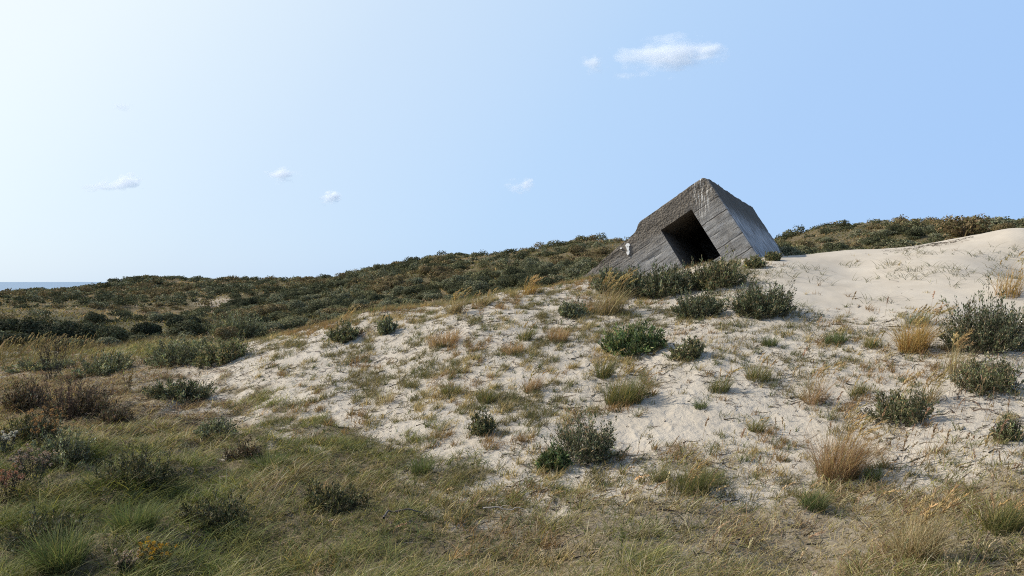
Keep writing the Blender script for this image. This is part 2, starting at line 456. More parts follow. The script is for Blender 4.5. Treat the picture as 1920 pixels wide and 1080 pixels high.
    grey = mixc(nt, mathn(nt, 'MULTIPLY', mathn(nt, 'SUBTRACT', fine, .45, clamp=True), 1.6), grey, (.12, .115, .105))
    brown = ramp(nt, fine, [(.3, (.075, .062, .05)), (.5, (.155, .135, .112)), (.72, (.26, .23, .195))])
    edge = mathn(nt, 'ADD', sy, mathn(nt, 'MULTIPLY', mathn(nt, 'SUBTRACT', big, .5), 1.6))
    edge = mathn(nt, 'ADD', edge, mathn(nt, 'MULTIPLY', mathn(nt, 'SUBTRACT', streak, .5), .6))
    bm = ramp(nt, mathn(nt, 'MULTIPLY', edge, .4), [(.26, (1, 1, 1)), (.62, (0, 0, 0))])
    col = mixc(nt, bm, grey, brown)
    # side wall: dark lichen band by the roof, bleached below
    isside = mathn(nt, 'LESS_THAN', sx, .1)
    notfront = mathn(nt, 'MULTIPLY', isside, mathn(nt, 'GREATER_THAN', sz, .14))
    ds = noise(nt, vscale(nt, o_, (1, .8, 5)), 1, 5, .65)
    dsl = noise(nt, vscale(nt, o_, (1, 1.3, 4.5), (.25, 0, 0)), 1, 6, .68)
    sid = ramp(nt, dsl, [(.32, (.15, .15, .148)), (.5, (.33, .33, .328)), (.66, (.60, .602, .60))])
    sdk = ramp(nt, ds, [(.3, (.07, .062, .05)), (.7, (.17, .155, .13))])
    sm = ramp(nt, mathn(nt, 'MULTIPLY', mathn(nt, 'ADD', sy, mathn(nt, 'MULTIPLY', mathn(nt, 'SUBTRACT', ds, .5), 2.4)), .3), [(.38, (1, 1, 1)), (.64, (0, 0, 0))])
    col = mixc(nt, notfront, col, mixc(nt, sm, sid, sdk))
    # dark pour joints and cracks across the front
    wob = mathn(nt, 'MULTIPLY', mathn(nt, 'SUBTRACT', noise(nt, vscale(nt, o_, (1.3, .6, 1)), 1, 4, .6), .5), .15)
    yy = mathn(nt, 'ADD', sy, wob); gate = noise(nt, vscale(nt, o_, (.9, 2.2, 1), (0, 0, 0), (4, 2, 0)), 1, 3, .6)
    cr = None
    for y0, wd in ((.52, .02), (.98, .03), (1.30, .016), (1.58, .035), (1.86, .018), (2.12, .03), (2.40, .016), (2.66, .035), (3.0, .02), (3.3, .03)):
        l_ = mathn(nt, 'SUBTRACT', 1.0, mathn(nt, 'DIVIDE', mathn(nt, 'ABSOLUTE', mathn(nt, 'SUBTRACT', yy, y0)), wd), clamp=True)
        cr = l_ if cr is None else mathn(nt, 'MAXIMUM', cr, l_)
    cr = mathn(nt, 'MULTIPLY', mathn(nt, 'MULTIPLY', cr, ramp(nt, gate, [(.42, (0, 0, 0)), (.56, (1, 1, 1))])), mathn(nt, 'LESS_THAN', sz, .1))
    col = mixc(nt, mathn(nt, 'MULTIPLY', cr, .8), col, (.04, .035, .03))
    # pale scuffs low on the front
    scf = noise(nt, vscale(nt, o_, (1.3, 8, 1), (0, 0, .06)), 1, 6, .68)
    lo_ = mathn(nt, 'MULTIPLY', mathn(nt, 'SUBTRACT', 1.0, bm), mathn(nt, 'LESS_THAN', sz, .1))
    col = mixc(nt, mathn(nt, 'MULTIPLY', ramp(nt, scf, [(.54, (0, 0, 0)), (.7, (1, 1, 1))]), mathn(nt, 'MULTIPLY', lo_, .7)), col, (.47, .47, .475))
    # bird droppings below the peak: white runs that follow gravity
    dx = mathn(nt, 'SUBTRACT', sx, .52); dy = mathn(nt, 'SUBTRACT', sy, .55)
    al = mathn(nt, 'ADD', mathn(nt, 'MULTIPLY', dx, .537), mathn(nt, 'MULTIPLY', dy, .843))
    ac = mathn(nt, 'SUBTRACT', mathn(nt, 'MULTIPLY', dx, .843), mathn(nt, 'MULTIPLY', dy, .537))
    cx_ = nt.nodes.new('ShaderNodeCombineXYZ'); nt.links.new(mathn(nt, 'MULTIPLY', al, 1.6), cx_.inputs[0]); nt.links.new(mathn(nt, 'MULTIPLY', ac, 15), cx_.inputs[1])
    run = noise(nt, cx_.outputs[0], 1, 4, .6)
    rd = mathn(nt, 'ADD', mathn(nt, 'POWER', mathn(nt, 'ABSOLUTE', mathn(nt, 'DIVIDE', al, 1.0)), 2), mathn(nt, 'POWER', mathn(nt, 'ABSOLUTE', mathn(nt, 'DIVIDE', ac, .45)), 2))
    dm = mathn(nt, 'MULTIPLY', mathn(nt, 'SUBTRACT', 1.0, rd, clamp=True), 1.3, clamp=True)
    wm = mathn(nt, 'MULTIPLY', ramp(nt, run, [(.50, (0, 0, 0)), (.60, (1, 1, 1))]), dm)
    wm = mathn(nt, 'MULTIPLY', wm, mathn(nt, 'LESS_THAN', sz, .1))
    col = mixc(nt, wm, col, (.62, .6, .56))
    stn = noise(nt, vscale(nt, o_, (.9, .9, 1.1), (0, 0, .4), (3, 1, 0)), 1.3, 6, .68)
    col = mixc(nt, mathn(nt, 'MULTIPLY', ramp(nt, stn, [(.54, (0, 0, 0)), (.66, (1, 1, 1))]), .5), col, (.085, .072, .06))
    nt.links.new(col, p.inputs['Base Color'])
    vor = nd(nt, 'ShaderNodeTexVoronoi', Scale=13.0); nt.links.new(o_, vor.inputs['Vector'])
    hg = mathn(nt, 'ADD', mathn(nt, 'MULTIPLY', streak, .45), mathn(nt, 'MULTIPLY', fine, .55))
    hg = mathn(nt, 'ADD', hg, mathn(nt, 'MULTIPLY', grit, .2)); hg = mathn(nt, 'SUBTRACT', hg, mathn(nt, 'MULTIPLY', cr, .8))
    hg = mathn(nt, 'SUBTRACT', hg, mathn(nt, 'MULTIPLY', mathn(nt, 'MULTIPLY', vor.outputs['Distance'], bm), .7))
    bp = nd(nt, 'ShaderNodeBump', Strength=.85, Distance=.07); nt.links.new(hg, bp.inputs['Height']); nt.links.new(bp.outputs[0], p.inputs['Normal'])
    nt.links.new(p.outputs[0], out.inputs[0])
    obj('bunker_shell', me, m, root)
    # chamber behind the opening
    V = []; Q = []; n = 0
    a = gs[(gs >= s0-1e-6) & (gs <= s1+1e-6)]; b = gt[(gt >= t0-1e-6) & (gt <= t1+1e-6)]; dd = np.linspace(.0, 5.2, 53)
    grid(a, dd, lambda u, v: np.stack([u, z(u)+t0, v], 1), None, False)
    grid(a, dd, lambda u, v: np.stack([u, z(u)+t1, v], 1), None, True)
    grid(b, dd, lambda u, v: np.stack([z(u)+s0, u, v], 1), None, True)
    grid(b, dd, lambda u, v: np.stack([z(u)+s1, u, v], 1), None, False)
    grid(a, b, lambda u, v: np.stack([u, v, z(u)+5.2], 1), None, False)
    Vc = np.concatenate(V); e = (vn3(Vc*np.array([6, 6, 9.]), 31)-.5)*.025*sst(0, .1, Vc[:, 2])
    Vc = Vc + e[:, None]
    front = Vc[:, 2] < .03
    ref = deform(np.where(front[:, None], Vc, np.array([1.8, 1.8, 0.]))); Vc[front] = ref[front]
    m2 = m.copy(); m2.name = 'shade_tinted_concrete'; b2 = [n_ for n_ in m2.node_tree.nodes if n_.type == 'BSDF_PRINCIPLED'][0]; src = b2.inputs['Base Color'].links[0].from_socket
    m2.node_tree.links.new(mixc(m2.node_tree, 1.0, src, (.5, .48, .46), 'MULTIPLY'), b2.inputs['Base Color'])  # recess shade painted into the colour: shell concrete multiplied darker
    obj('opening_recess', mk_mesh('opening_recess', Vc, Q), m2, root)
    # white paint splash and rust spot on the lower front
    mw, nt, out = new_mat('white_splash_paint')
    p = nd(nt, 'ShaderNodeBsdfPrincipled', Roughness=.7); p.inputs['Base Color'].default_value = (.78, .77, .75, 1); nt.links.new(p.outputs[0], out.inputs[0])
    def blob(pts, name, mat, w):
        pts = np.array(pts, float); k = 22; ang = np.linspace(0, TAU, k+1)[:-1]; mb = MB()
        for (cx, cy, ra, rb, rot) in pts:
            rr = 1+.35*(rng.random(k)-.5)
            x = np.cos(ang)*ra*rr; y = np.sin(ang)*rb*rr
            X = cx+x*math.cos(rot)-y*math.sin(rot); Y = cy+x*math.sin(rot)+y*math.cos(rot)
            V0 = np.stack([X, Y, np.full(k, -w)], 1); V1 = np.stack([X, Y, np.full(k, .05)], 1)
            i = np.arange(k)
            mb.add(np.concatenate([V0, V1]), [np.stack([i, (i+1) % k, (i+1) % k+k, i+k], 1)], (1, 1, 1)); mb.add(V0, [i[None]], (1, 1, 1))
        obj(name, mb.mesh(name), mat, root)
    blob([(3.96, .56, .10, .075, .3), (4.02, .68, .05, .13, -.5), (4.09, .81, .06, .10, -.6), (4.25, .50, .04, .03, 0)], 'white_splash', mw, .055)
build_bunker()

# ------------------------------------------------------------------ stuff: grass
OL = (.135, .135, .045); YG = (.24, .21, .07); GR = (.085, .112, .036); ST = (.42, .33, .17); BR = (.22, .145, .08); TN = (.36, .285, .18); OR = (.30, .195, .095); PG = (.20, .21, .11)
def sector(n, r0, r1, th=.72):
    r = np.sqrt(rng.random(n)*(r1*r1-r0*r0)+r0*r0); t = (rng.random(n)*2-1)*th
    return r*np.sin(t), r*np.cos(t)
def plume(mb, base, az, h, bend, head, hw, C, Cs, wind=None):
    """N stalks: curved stem plus a fuzzy seed head"""
    n = len(base); K = 7
    t = np.linspace(0, 1, K)[None]
    d = np.stack([np.cos(az), np.sin(az)], 1)
    off = h[:, None]*(.15*t+bend[:, None]*t**3)
    pts = np.zeros((n, K, 3)); pts[..., :2] = base[:, None, :2]+d[:, None]*off[..., None]; pts[..., 2] = base[:, None, 2]+h[:, None]*(t-.35*bend[:, None]*t**4)
    tubes(mb, pts, np.linspace(1, .5, K)[None]*np.full((n, 1), .0030), Cs, 3)
    M = 34
    tt = 1-(head/h)[:, None]*rng.random((n, M)); tt = np.clip(tt, 0, 1)
    o = h[:, None]*(.15*tt+bend[:, None]*tt**3)
    p = np.zeros((n, M, 3)); p[..., :2] = base[:, None, :2]+d[:, None]*o[..., None]; p[..., 2] = base[:, None, 2]+h[:, None]*(tt-.35*bend[:, None]*tt**4)
    tg = np.zeros((n, M, 3)); do = h[:, None]*(.15+3*bend[:, None]*tt**2); tg[..., :2] = d[:, None]*do[..., None]; tg[..., 2] = h[:, None]*(1-1.4*bend[:, None]*tt**3)
    tg = unit(tg); dirs = unit(tg+rng.normal(0, .33, tg.shape))
    k = np.repeat(np.arange(n), M)
    leaves(mb, p.reshape(-1, 3), dirs.reshape(-1, 3), .045*(.6+.7*rng.random(n*M))*(head[k]/.16), hw[k]*(.5+.5*rng.random(n*M)), C[k]*np.exp(rng.normal(0, .2, (n*M, 1))))

def build_sward():
    x, y = sector(1200000, 6.2, 33, .84)
    zs = gz_smooth(x, y); px, py = proj(x, y, zs); r = np.hypot(x, y)
    ok = (px > -700) & (px < 2800)
    cov = cover_of(x, y, zs)
    pn = fbm(x*1.3, y*1.3, 3, 90)
    dens = cov*(.45+.55*sst(.33, .55, pn))
    dens = dens*sst(33, 20, r)**.0
    right = sst(700, 1500, px)
    dens *= (1-.15*right)
    keep = ok & (rng.random(len(x)) < dens) & (rng.random(len(x)) < np.clip((12/np.maximum(r, 8))**.7, .35, 1))
    x, y, px, py, cov, right, r = x[keep], y[keep], px[keep], py[keep], cov[keep], right[keep], r[keep]
    n = len(x); base = np.stack([x, y, gz(x, y)+EYE-.01], 1)
    tone = fbm(x*.7, y*.7, 3, 120); t2 = fbm(x*2.2, y*2.2, 2, 121)
    # palette weights by place
    dryl = sst(520, 350, px)*sst(660, 690, py)*sst(840, 760, py); g = np.clip(.78-.55*right+(tone-.5)*1.6-.55*dryl, .05, 1); 
    u = rng.random(n)
    pal = np.where((u < g*.55)[:, None], np.array(OL), np.where((u < g*.8)[:, None], np.array(GR), np.where((u < g*.8+.2)[:, None], np.array(YG), np.where((u < g*.8+.2+.22)[:, None], np.array(TN), np.where((t2 > .58)[:, None], np.array(BR), np.array(ST))))))
    hb = (rng.random(n) < dryl*.6); pal = np.where(hb[:, None], np.array([(.15, .095, .06), (.22, .155, .10), (.10, .07, .045)])[rng.integers(0, 3, n)], pal)
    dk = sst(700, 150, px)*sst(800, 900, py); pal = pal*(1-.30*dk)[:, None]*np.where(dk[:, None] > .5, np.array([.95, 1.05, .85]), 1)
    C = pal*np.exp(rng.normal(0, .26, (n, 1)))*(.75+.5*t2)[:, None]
    lush = sst(800, 200, px)*sst(760, 950, py)
    h = (.07+.13*rng.random(n)**1.5+.10*lush*rng.random(n)+.08*(tone-.4))*(.6+.5*cov)
    h = h*(.55+1.1*sst(.32, .68, t2)); h = np.clip(h+.05*right*rng.random(n), .04, .5)
    az = rng.normal(.25, 1.3, n); az = np.where(rng.random(n) < .35, rng.random(n)*TAU, az)
    mb = MB(); w = .0078*(1+.05*(r-8))*(.7+.6*rng.random(n))
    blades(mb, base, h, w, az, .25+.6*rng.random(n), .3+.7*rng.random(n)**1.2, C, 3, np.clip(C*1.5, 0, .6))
    # nodding pale seed heads mixed through the sward
    sx_, sy_ = sector(2600, 7.5, 14, .62); pz = gz_smooth(sx_, sy_); qx, qy = proj(sx_, sy_, pz)
    kk = (rng.random(len(sx_)) < .42*sst(620, 1300, qx)*cover_of(sx_, sy_, pz)*sst(.42, .6, fbm(sx_*.8, sy_*.8, 2, 150))); sx_, sy_ = sx_[kk], sy_[kk]; m = len(sx_)
    plume(mb, np.stack([sx_, sy_, gz(sx_, sy_)+EYE-.01], 1), rng.normal(0, .6, m), .22+.22*rng.random(m), .2+.35*rng.random(m), .08+.06*rng.random(m), np.full(m, .015), pick([(.42, .335, .215), (.36, .28, .175)], m), pick([(.3, .24, .14)], m))
    tag(obj('grass_sward', mb.mesh('grass_sward'), M_GRASS), 'olive and straw coloured grass sward covering the hollow', kind='stuff')
build_sward()
def dry_density(px, py, x, y):
    n = fbm(x*.8, y*.8, 4, 61); n2 = fbm(x*2.6, y*2.6, 3, 62)
    left = sst(430, 560, px)*sst(1280, 1040, px)
    d = .85*left + .36*sst(1000, 1200, px)
    n3 = vn2(x*5.5+9, y*5.5, 63); d *= sst(.42, .66, n*.3+n2*.35+n3*.35)*1.3
    clean = sst(1380, 1480, px)*sst(620, 560, py)
    d *= 1-.985*clean
    d *= 1-.75*sst(.0, 1, np.exp(-((px-1330)/120)**2-((py-770)/70)**2))
    return d
def build_sparse():
    # clustered tufts of thin dry blades on the sand
    x, y = sector(98000, 8, 30, .84)
    zs = gz_smooth(x, y); px, py = proj(x, y, zs); cov = cover_of(x, y, zs)
    d = dry_density(px, py, x, y)*(1-.6*cov)
    k = (px > 350) & (px < 2800) & (rng.random(len(x)) < d*1.12)
    x, y, px, py = x[k], y[k], px[k], py[k]
    nb = rng.integers(5, 20, len(x)); idx = np.repeat(np.arange(len(x)), nb); n = len(idx)
    sp = (.02+.045*rng.random(len(x)))[idx]
    bx = x[idx]+rng.normal(0, 1, n)*sp; by = y[idx]+rng.normal(0, 1, n)*sp
    base = np.stack([bx, by, gz(bx, by)+EYE-.01], 1)
    tone = fbm(x*.9, y*.9, 3, 130)
    tc = np.where((tone > .56)[:, None], np.array(OR)*.9, np.where((tone > .46)[:, None], np.array(ST), np.array((.21, .175, .09))))
    tc = np.where((rng.random(len(x)) < .3)[:, None], np.array((.12, .13, .055)), tc)
    C = tc[idx]*np.exp(rng.normal(0, .25, (n, 1)))
    h = ((.09+.20*rng.random(len(x))**1.6)[idx])*(.5+.7*rng.random(n))
    mb = MB()
    blades(mb, base, h, .0105*(.6+.6*rng.random(n)), rng.normal(.1, 1.5, n), .15+.5*rng.random(n), .1+.6*rng.random(n), C, 3)
    print('sparse', n)
    # short scattered single blades in the loose sand on the right
    x, y = sector(6600, 17, 30, .80); zs = gz_smooth(x, y); px, py = proj(x, y, zs)
    k = (px > 1350) & (py < 640) & (rng.random(len(x)) < sst(.48, .62, fbm(x*.7, y*.7, 2, 66))*.62+.55*sst(1780, 1900, px)*sst(500, 440, py)); x, y = x[k], y[k]
    nb = rng.integers(3, 8, len(x)); idx = np.repeat(np.arange(len(x)), nb); n = len(idx)
    bx = x[idx]+rng.normal(0, .06, n); by = y[idx]+rng.normal(0, .06, n)
    base = np.stack([bx, by, gz(bx, by)+EYE-.01], 1)
    C = pick([(.16, .16, .09), (.22, .20, .12), (.10, .105, .06)], n)
    blades(mb, base, .20+.28*rng.random(n), np.full(n, .014), rng.random(n)*TAU, .35+.6*rng.random(n), .3+.5*rng.random(n), C, 3)
    # thin upright reddish stalks on the lower right slope
    x, y = sector(4200, 9, 19, .80); zs = gz_smooth(x, y); px, py = proj(x, y, zs)
    k = rng.random(len(x)) < .5*sst(1150, 1420, px)*sst(630, 760, py)*sst(960, 900, py)*sst(.40, .6, fbm(x*.9, y*.9, 2, 160)); x, y = x[k], y[k]; m = len(x)
    plume(mb, np.stack([x, y, gz(x, y)+EYE-.01], 1), rng.normal(0, .9, m), .22+.28*rng.random(m), .02+.2*rng.random(m), .06+.07*rng.random(m), np.full(m, .013), pick([(.36, .26, .16), (.32, .21, .13)], m), pick([(.30, .21, .13)], m))
    tag(obj('dune_grass', mb.mesh('dune_grass'), M_GRASS), 'thin dry grass scattered over the pale sand slope', kind='stuff')
    # dead roots and blades lying on the sand
    x, y = sector(38000, 8, 27, .84); zs = gz_smooth(x, y); px, py = proj(x, y, zs)
    cl = sst(1380, 1480, px)*sst(630, 560, py)
    k = (px > 250) & (px < 2800) & (rng.random(len(x)) < (.12+.75*sst(.42, .62, fbm(x*1.1, y*1.1, 3, 68)))*(1-.97*cl)); x, y = x[k], y[k]
    # wrack of dead stalks along the far lip of the clean sand
    wx = rng.normal(1745, 38, 240); wd = 27.2+rng.normal(0, .35, 240); x = np.concatenate([x, (wx-960)/F*wd]); y = np.concatenate([y, wd])
    n = len(x); K = 5; a = rng.normal(.35, .7, n); L = .06+.42*rng.random(n)**2.6
    pts = np.zeros((n, K, 3)); cx, cy = x.copy(), y.copy()
    for j in range(K):
        pts[:, j, 0] = cx; pts[:, j, 1] = cy; cx = cx+np.cos(a)*L/K; cy = cy+np.sin(a)*L/K; a = a+rng.normal(0, .45, n)
    zz = gz(pts[..., 0].ravel(), pts[..., 1].ravel()).reshape(n, K); pts[..., 2] = zz+EYE+.006+np.abs(rng.normal(0, .012, (n, K)))
    rad = np.linspace(1, .4, K)[None]*((.0035+.0085*rng.random(n)**2)*(.7+1.2*L))[:, None]
    mb = MB(); tubes(mb, pts, rad, pick([(.09, .07, .05), (.17, .13, .09), (.05, .04, .03), (.28, .23, .17)], n), 3)
    tag(obj('plant_litter', mb.mesh('plant_litter'), M_STEM), 'dead roots and brown blades lying on the sand', kind='stuff')
build_sparse()

def build_reed_grass():
    # tall feathery grass in the hollow at the far left
    x, y = sector(70000, 21, 40, .84); zs = gz_smooth(x, y); px, py = proj(x, y, zs)
    nn = fbm(x*.5, y*.5, 3, 140)
    d = sst(460, 150, px)*sst(612, 640, py)*sst(705, 680, py)*sst(.3, .55, nn)
    k = (px > -700) & (rng.random(len(x)) < d); x, y, px = x[k], y[k], px[k]; n = len(x)
    base = np.stack([x, y, gz(x, y)+EYE-.02], 1)
    C = pick([(.15, .125, .05), (.10, .095, .04), (.22, .17, .08), (.08, .065, .036), (.13, .085, .05)], n)
    mb = MB(); tall = sst(240, 100, px)
    blades(mb, base, .25+.25*rng.random(n)+.3*tall*rng.random(n), np.full(n, .016), rng.normal(.1, 1.2, n), .15+.3*rng.random(n), .2+.5*rng.random(n), C, 3)
    s = (rng.random(n) < .11*tall)
    m = s.sum(); plume(mb, base[s], rng.normal(0, .6, m), .42+.3*rng.random(m), .1+.2*rng.random(m), .16+.08*rng.random(m), np.full(m, .024), pick([(.36, .29, .17), (.29, .23, .13)], m), pick([(.3, .24, .1)], m))
    tag(obj('feather_grass', mb.mesh('feather_grass'), M_GRASS), 'tall yellow feathery grass filling the hollow behind the sand', kind='stuff')
    # drooping pale seed heads mixed through the foreground sward
build_reed_grass()

# ------------------------------------------------------------------ shrubs
PAL = {
 'grey':  ([(.15, .165, .10), (.10, .12, .065), (.22, .23, .15), (.17, .16, .08)], None),
 'dark':  ([(.078, .095, .050), (.105, .122, .068), (.155, .17, .105), (.20, .165, .09), (.052, .063, .034)], None),
 'green': ([(.080, .125, .046), (.11, .155, .06), (.055, .085, .035), (.19, .19, .08)], None),
 'mixed': ([(.11, .127, .06), (.155, .165, .085), (.075, .086, .044), (.28, .22, .12)], None),
 'black': ([(.045, .052, .026), (.062, .07, .035), (.09, .09, .044), (.13, .11, .055)], None),
 'rust':  ([(.115, .080, .052), (.080, .055, .038), (.16, .118, .072), (.085, .085, .045)], None),
}
def shrub(px, py, wpx, hpx, pal, label, name='shrub', cat='shrub', group=None, leaf=1.0, dens=1.0, spread=1.0, upright=.5, lean=0.15):
    """shrub whose base meets the ground at the photo point (px,py), wpx/hpx its size there"""
    b = ray_hit(px, py); d = b[1]; Rw = wpx/F*d*.5; H = hpx/F*d*.80
    depth = Rw*.85
    c = np.array([b[0], b[1]+depth*.55, 0]); c[2] = gz(c[0], c[1])[0]
    H = max(H - max(0, (c[2]-b[2]))*.6, H*.55)
    root = bpy.data.objects.new(name, None); COL.objects.link(root); root.location = (c[0], c[1], c[2]+EYE)
    tag(root, label, cat, group)
    nT = int(min(330, 50+150*Rw*max(H, .3)*dens*2)); K = 6
    az = rng.random(nT)*TAU; rr = np.sqrt(rng.random(nT))
    fr = rr*.55
    sx = np.cos(az)*Rw*fr; sy = np.sin(az)*depth*fr
    lump = .72+.5*fbm(np.cos(az)*1.6+px*.1+7, np.sin(az)*1.6+rr*1.3+py*.1, 2, 5)
    ex_ = np.cos(az)*Rw*rr*lump+H*lean*rng.random(nT); ey_ = np.sin(az)*depth*rr*lump
    ez = H*(np.sqrt(np.clip(1-(rr*.93)**2.2, 0.03, 1)))*(.45+.75*rng.random(nT)**1.4)*(.75+.6*lump-.3)
    far_ = 1+.28*(rng.random(nT) < .14); ex_ = ex_*far_; ey_ = ey_*far_; ez = ez*far_
    g0 = gz(c[0]+sx, c[1]+sy)-c[2]; g1 = gz(c[0]+ex_, c[1]+ey_)-c[2]
    t = np.linspace(0, 1, K)[None]
    pts = np.zeros((nT, K, 3))
    pts[..., 0] = sx[:, None]+(ex_-sx)[:, None]*t**.8; pts[..., 1] = sy[:, None]+(ey_-sy)[:, None]*t**.8
    pts[..., 2] = (g0-.03)[:, None]*(1-t)+g1[:, None]*t+ez[:, None]*t**(1.0+.5*upright)
    pts[:, 1:] += rng.normal(0, .018, (nT, K-1, 3))
    mb = MB(); tubes(mb, pts, np.linspace(1, .3, K)[None]*np.full((nT, 1), .006), pick([(.11, .085, .06), (.07, .055, .04), (.16, .13, .10)], nT), 3)
    obj('stems', mb.mesh('shrub_stems'), M_STEM, root)
    L = int(np.clip(36*dens, 14, 60)); n = nT*L
    tw = np.repeat(np.arange(nT), L); tt = .18+.82*rng.random(n)**.75
    f = tt*(K-1); i = np.minimum(f.astype(int), K-2); w = (f-i)[:, None]
    p = pts[tw, i]*(1-w)+pts[tw, i+1]*w; tan = unit(pts[tw, i+1]-pts[tw, i])
    p = p+rng.normal(0, .015, p.shape)*(.6+Rw)
    dr = unit(tan+rng.normal(0, .55*spread, p.shape)+np.array([0, 0, .35*upright]))
    s = leaf*(.7+.6*rng.random(n)); sc = np.clip(d/14, .8, 2.0)**.8
    C = pick(PAL[pal][0], n, PAL[pal][1], .25)*(np.exp(rng.normal(0, .38, nT))[tw])[:, None]
    p[:, 2] = np.maximum(p[:, 2], gz(c[0]+p[:, 0], c[1]+p[:, 1])-c[2]+.005)
    mb = MB(); leaves(mb, p, dr, .060*s*sc, .019*s*sc, C)
    obj('foliage', mb.mesh('shrub_foliage'), M_LEAF, root)
    return root
G1 = 'leafy shrubs rooted in the sand'; G2 = 'dark low shrubs in the grassy hollow'
SH = [
 # px, py, w, h, palette, label
 (1172, 556, 120, 58, 'dark', 'long dense shrub against the lower left foot of the bunker', G1),
 (1252, 557, 115, 62, 'dark', 'dense dark green shrub in front of the bunker below its opening', G1),
 (1350, 541, 105, 62, 'mixed', 'bushy shrub at the bottom corner of the dark bunker opening', G1),
 (1315, 597, 100, 56, 'dark', 'spreading shrub on sand just below the shrub at the bunker opening', G1),
 (1437, 598, 118, 76, 'dark', 'round open shrub standing alone on bare sand right below the bunker', G1),
 (1415, 503, 36, 24, 'mixed', 'tiny grey green shrub at the sand corner of the bunker', G1),
 (1450, 489, 26, 15, 'mixed', 'smallest sprig of shrub at the foot of the pale bunker side wall', G1),
 (1188, 667, 120, 58, 'green', 'low spiky deep green shrub in the middle of the sand slope', G1),
 (1095, 868, 125, 92, 'dark', 'upright blue green shrub in the foreground sand with a trailing side', G1),
 (1036, 884, 66, 42, 'green', 'low trailing sprigs beside the upright foreground shrub', G1),
 (1872, 664, 165, 118, 'dark', 'largest dark bushy shrub at the edge of the open sand', G1),
 (1698, 800, 115, 78, 'mixed', 'green shrub mixed with grass on the lower sand slope', G1),
 (1868, 738, 125, 66, 'mixed', 'low brushy shrub under the largest dark shrub', G1),
 (640, 642, 58, 34, 'mixed', 'small green shrub on the sand below the brown crest', G1),
 (722, 628, 40, 34, 'grey', 'wispy small grey shrub near the sand crest', G1),
 (1072, 597, 56, 36, 'grey', 'small blue grey shrub beside the tall tan marram below the crest', G1),
 (900, 816, 50, 44, 'mixed', 'small shrub among dry tufts in the middle foreground', G1),
 (1290, 676, 70, 40, 'mixed', 'thin straggly shrub beside the spiky deep green shrub', G1),
 (1895, 828, 50, 40, 'mixed', 'small dark green sprig at the frame edge on sand', G1),
 (430, 634, 112, 52, 'grey', 'dark rounded shrub where the sand crest begins', G1),
 (318, 688, 125, 60, 'grey', 'silver green spreading shrub at the left end of the sand', G1),
 (404, 688, 100, 52, 'mixed', 'brownish green shrub next to the silver green spreading shrub', G1),
 (180, 706, 110, 42, 'grey', 'low straggling grey shrub over a thin strip of sand', G1),
 (318, 750, 130, 42, 'dark', 'flat dark mat shrub below the silver green shrub', G2),
 (395, 824, 88, 42, 'grey', 'little dark grey shrub in the sward above centre of the hollow', G2),
 (448, 862, 74, 34, 'rust', 'low brown heathery mound beside the little dark grey shrub', G2),
 (40, 835, 110, 62, 'black', 'black green mound at the edge under reddish weeds', G2),
 (235, 912, 150, 74, 'black', 'broad nearly black mound in the middle of the hollow', G2),
 (100, 885, 120, 80, 'grey', 'tall grey green weedy shrub left of the broad black mound', G2),
 (385, 992, 140, 58, 'black', 'two humped dark mound in the foreground grass', G2),
 (60, 1050, 160, 78, 'black', 'dark grassy mound in the bottom corner of the hollow', G2),
 (615, 966, 110, 48, 'black', 'small dark hump in the middle foreground grass', G2),
 (115, 790, 150, 70, 'rust', 'reddish brown dry shrub with bare twigs', G2),
 (30, 772, 80, 64, 'rust', 'dark rusty shrub at the edge beside the reddish dry shrub', G2),
 (205, 800, 70, 44, 'rust', 'small faded purple brown shrub amid dry grass', G2),
 (60, 696, 110, 22, 'grey', 'low grey green shrub in front of the tall feathery grass', G2),
]
for (a, b, w, h, pl, lb, g) in SH:
    shrub(a, b, w, h, pl, lb, group=g, leaf=1.25 if pl == 'green' else 1.0, dens=.75 if pl in ('grey', 'rust') else 1.0)

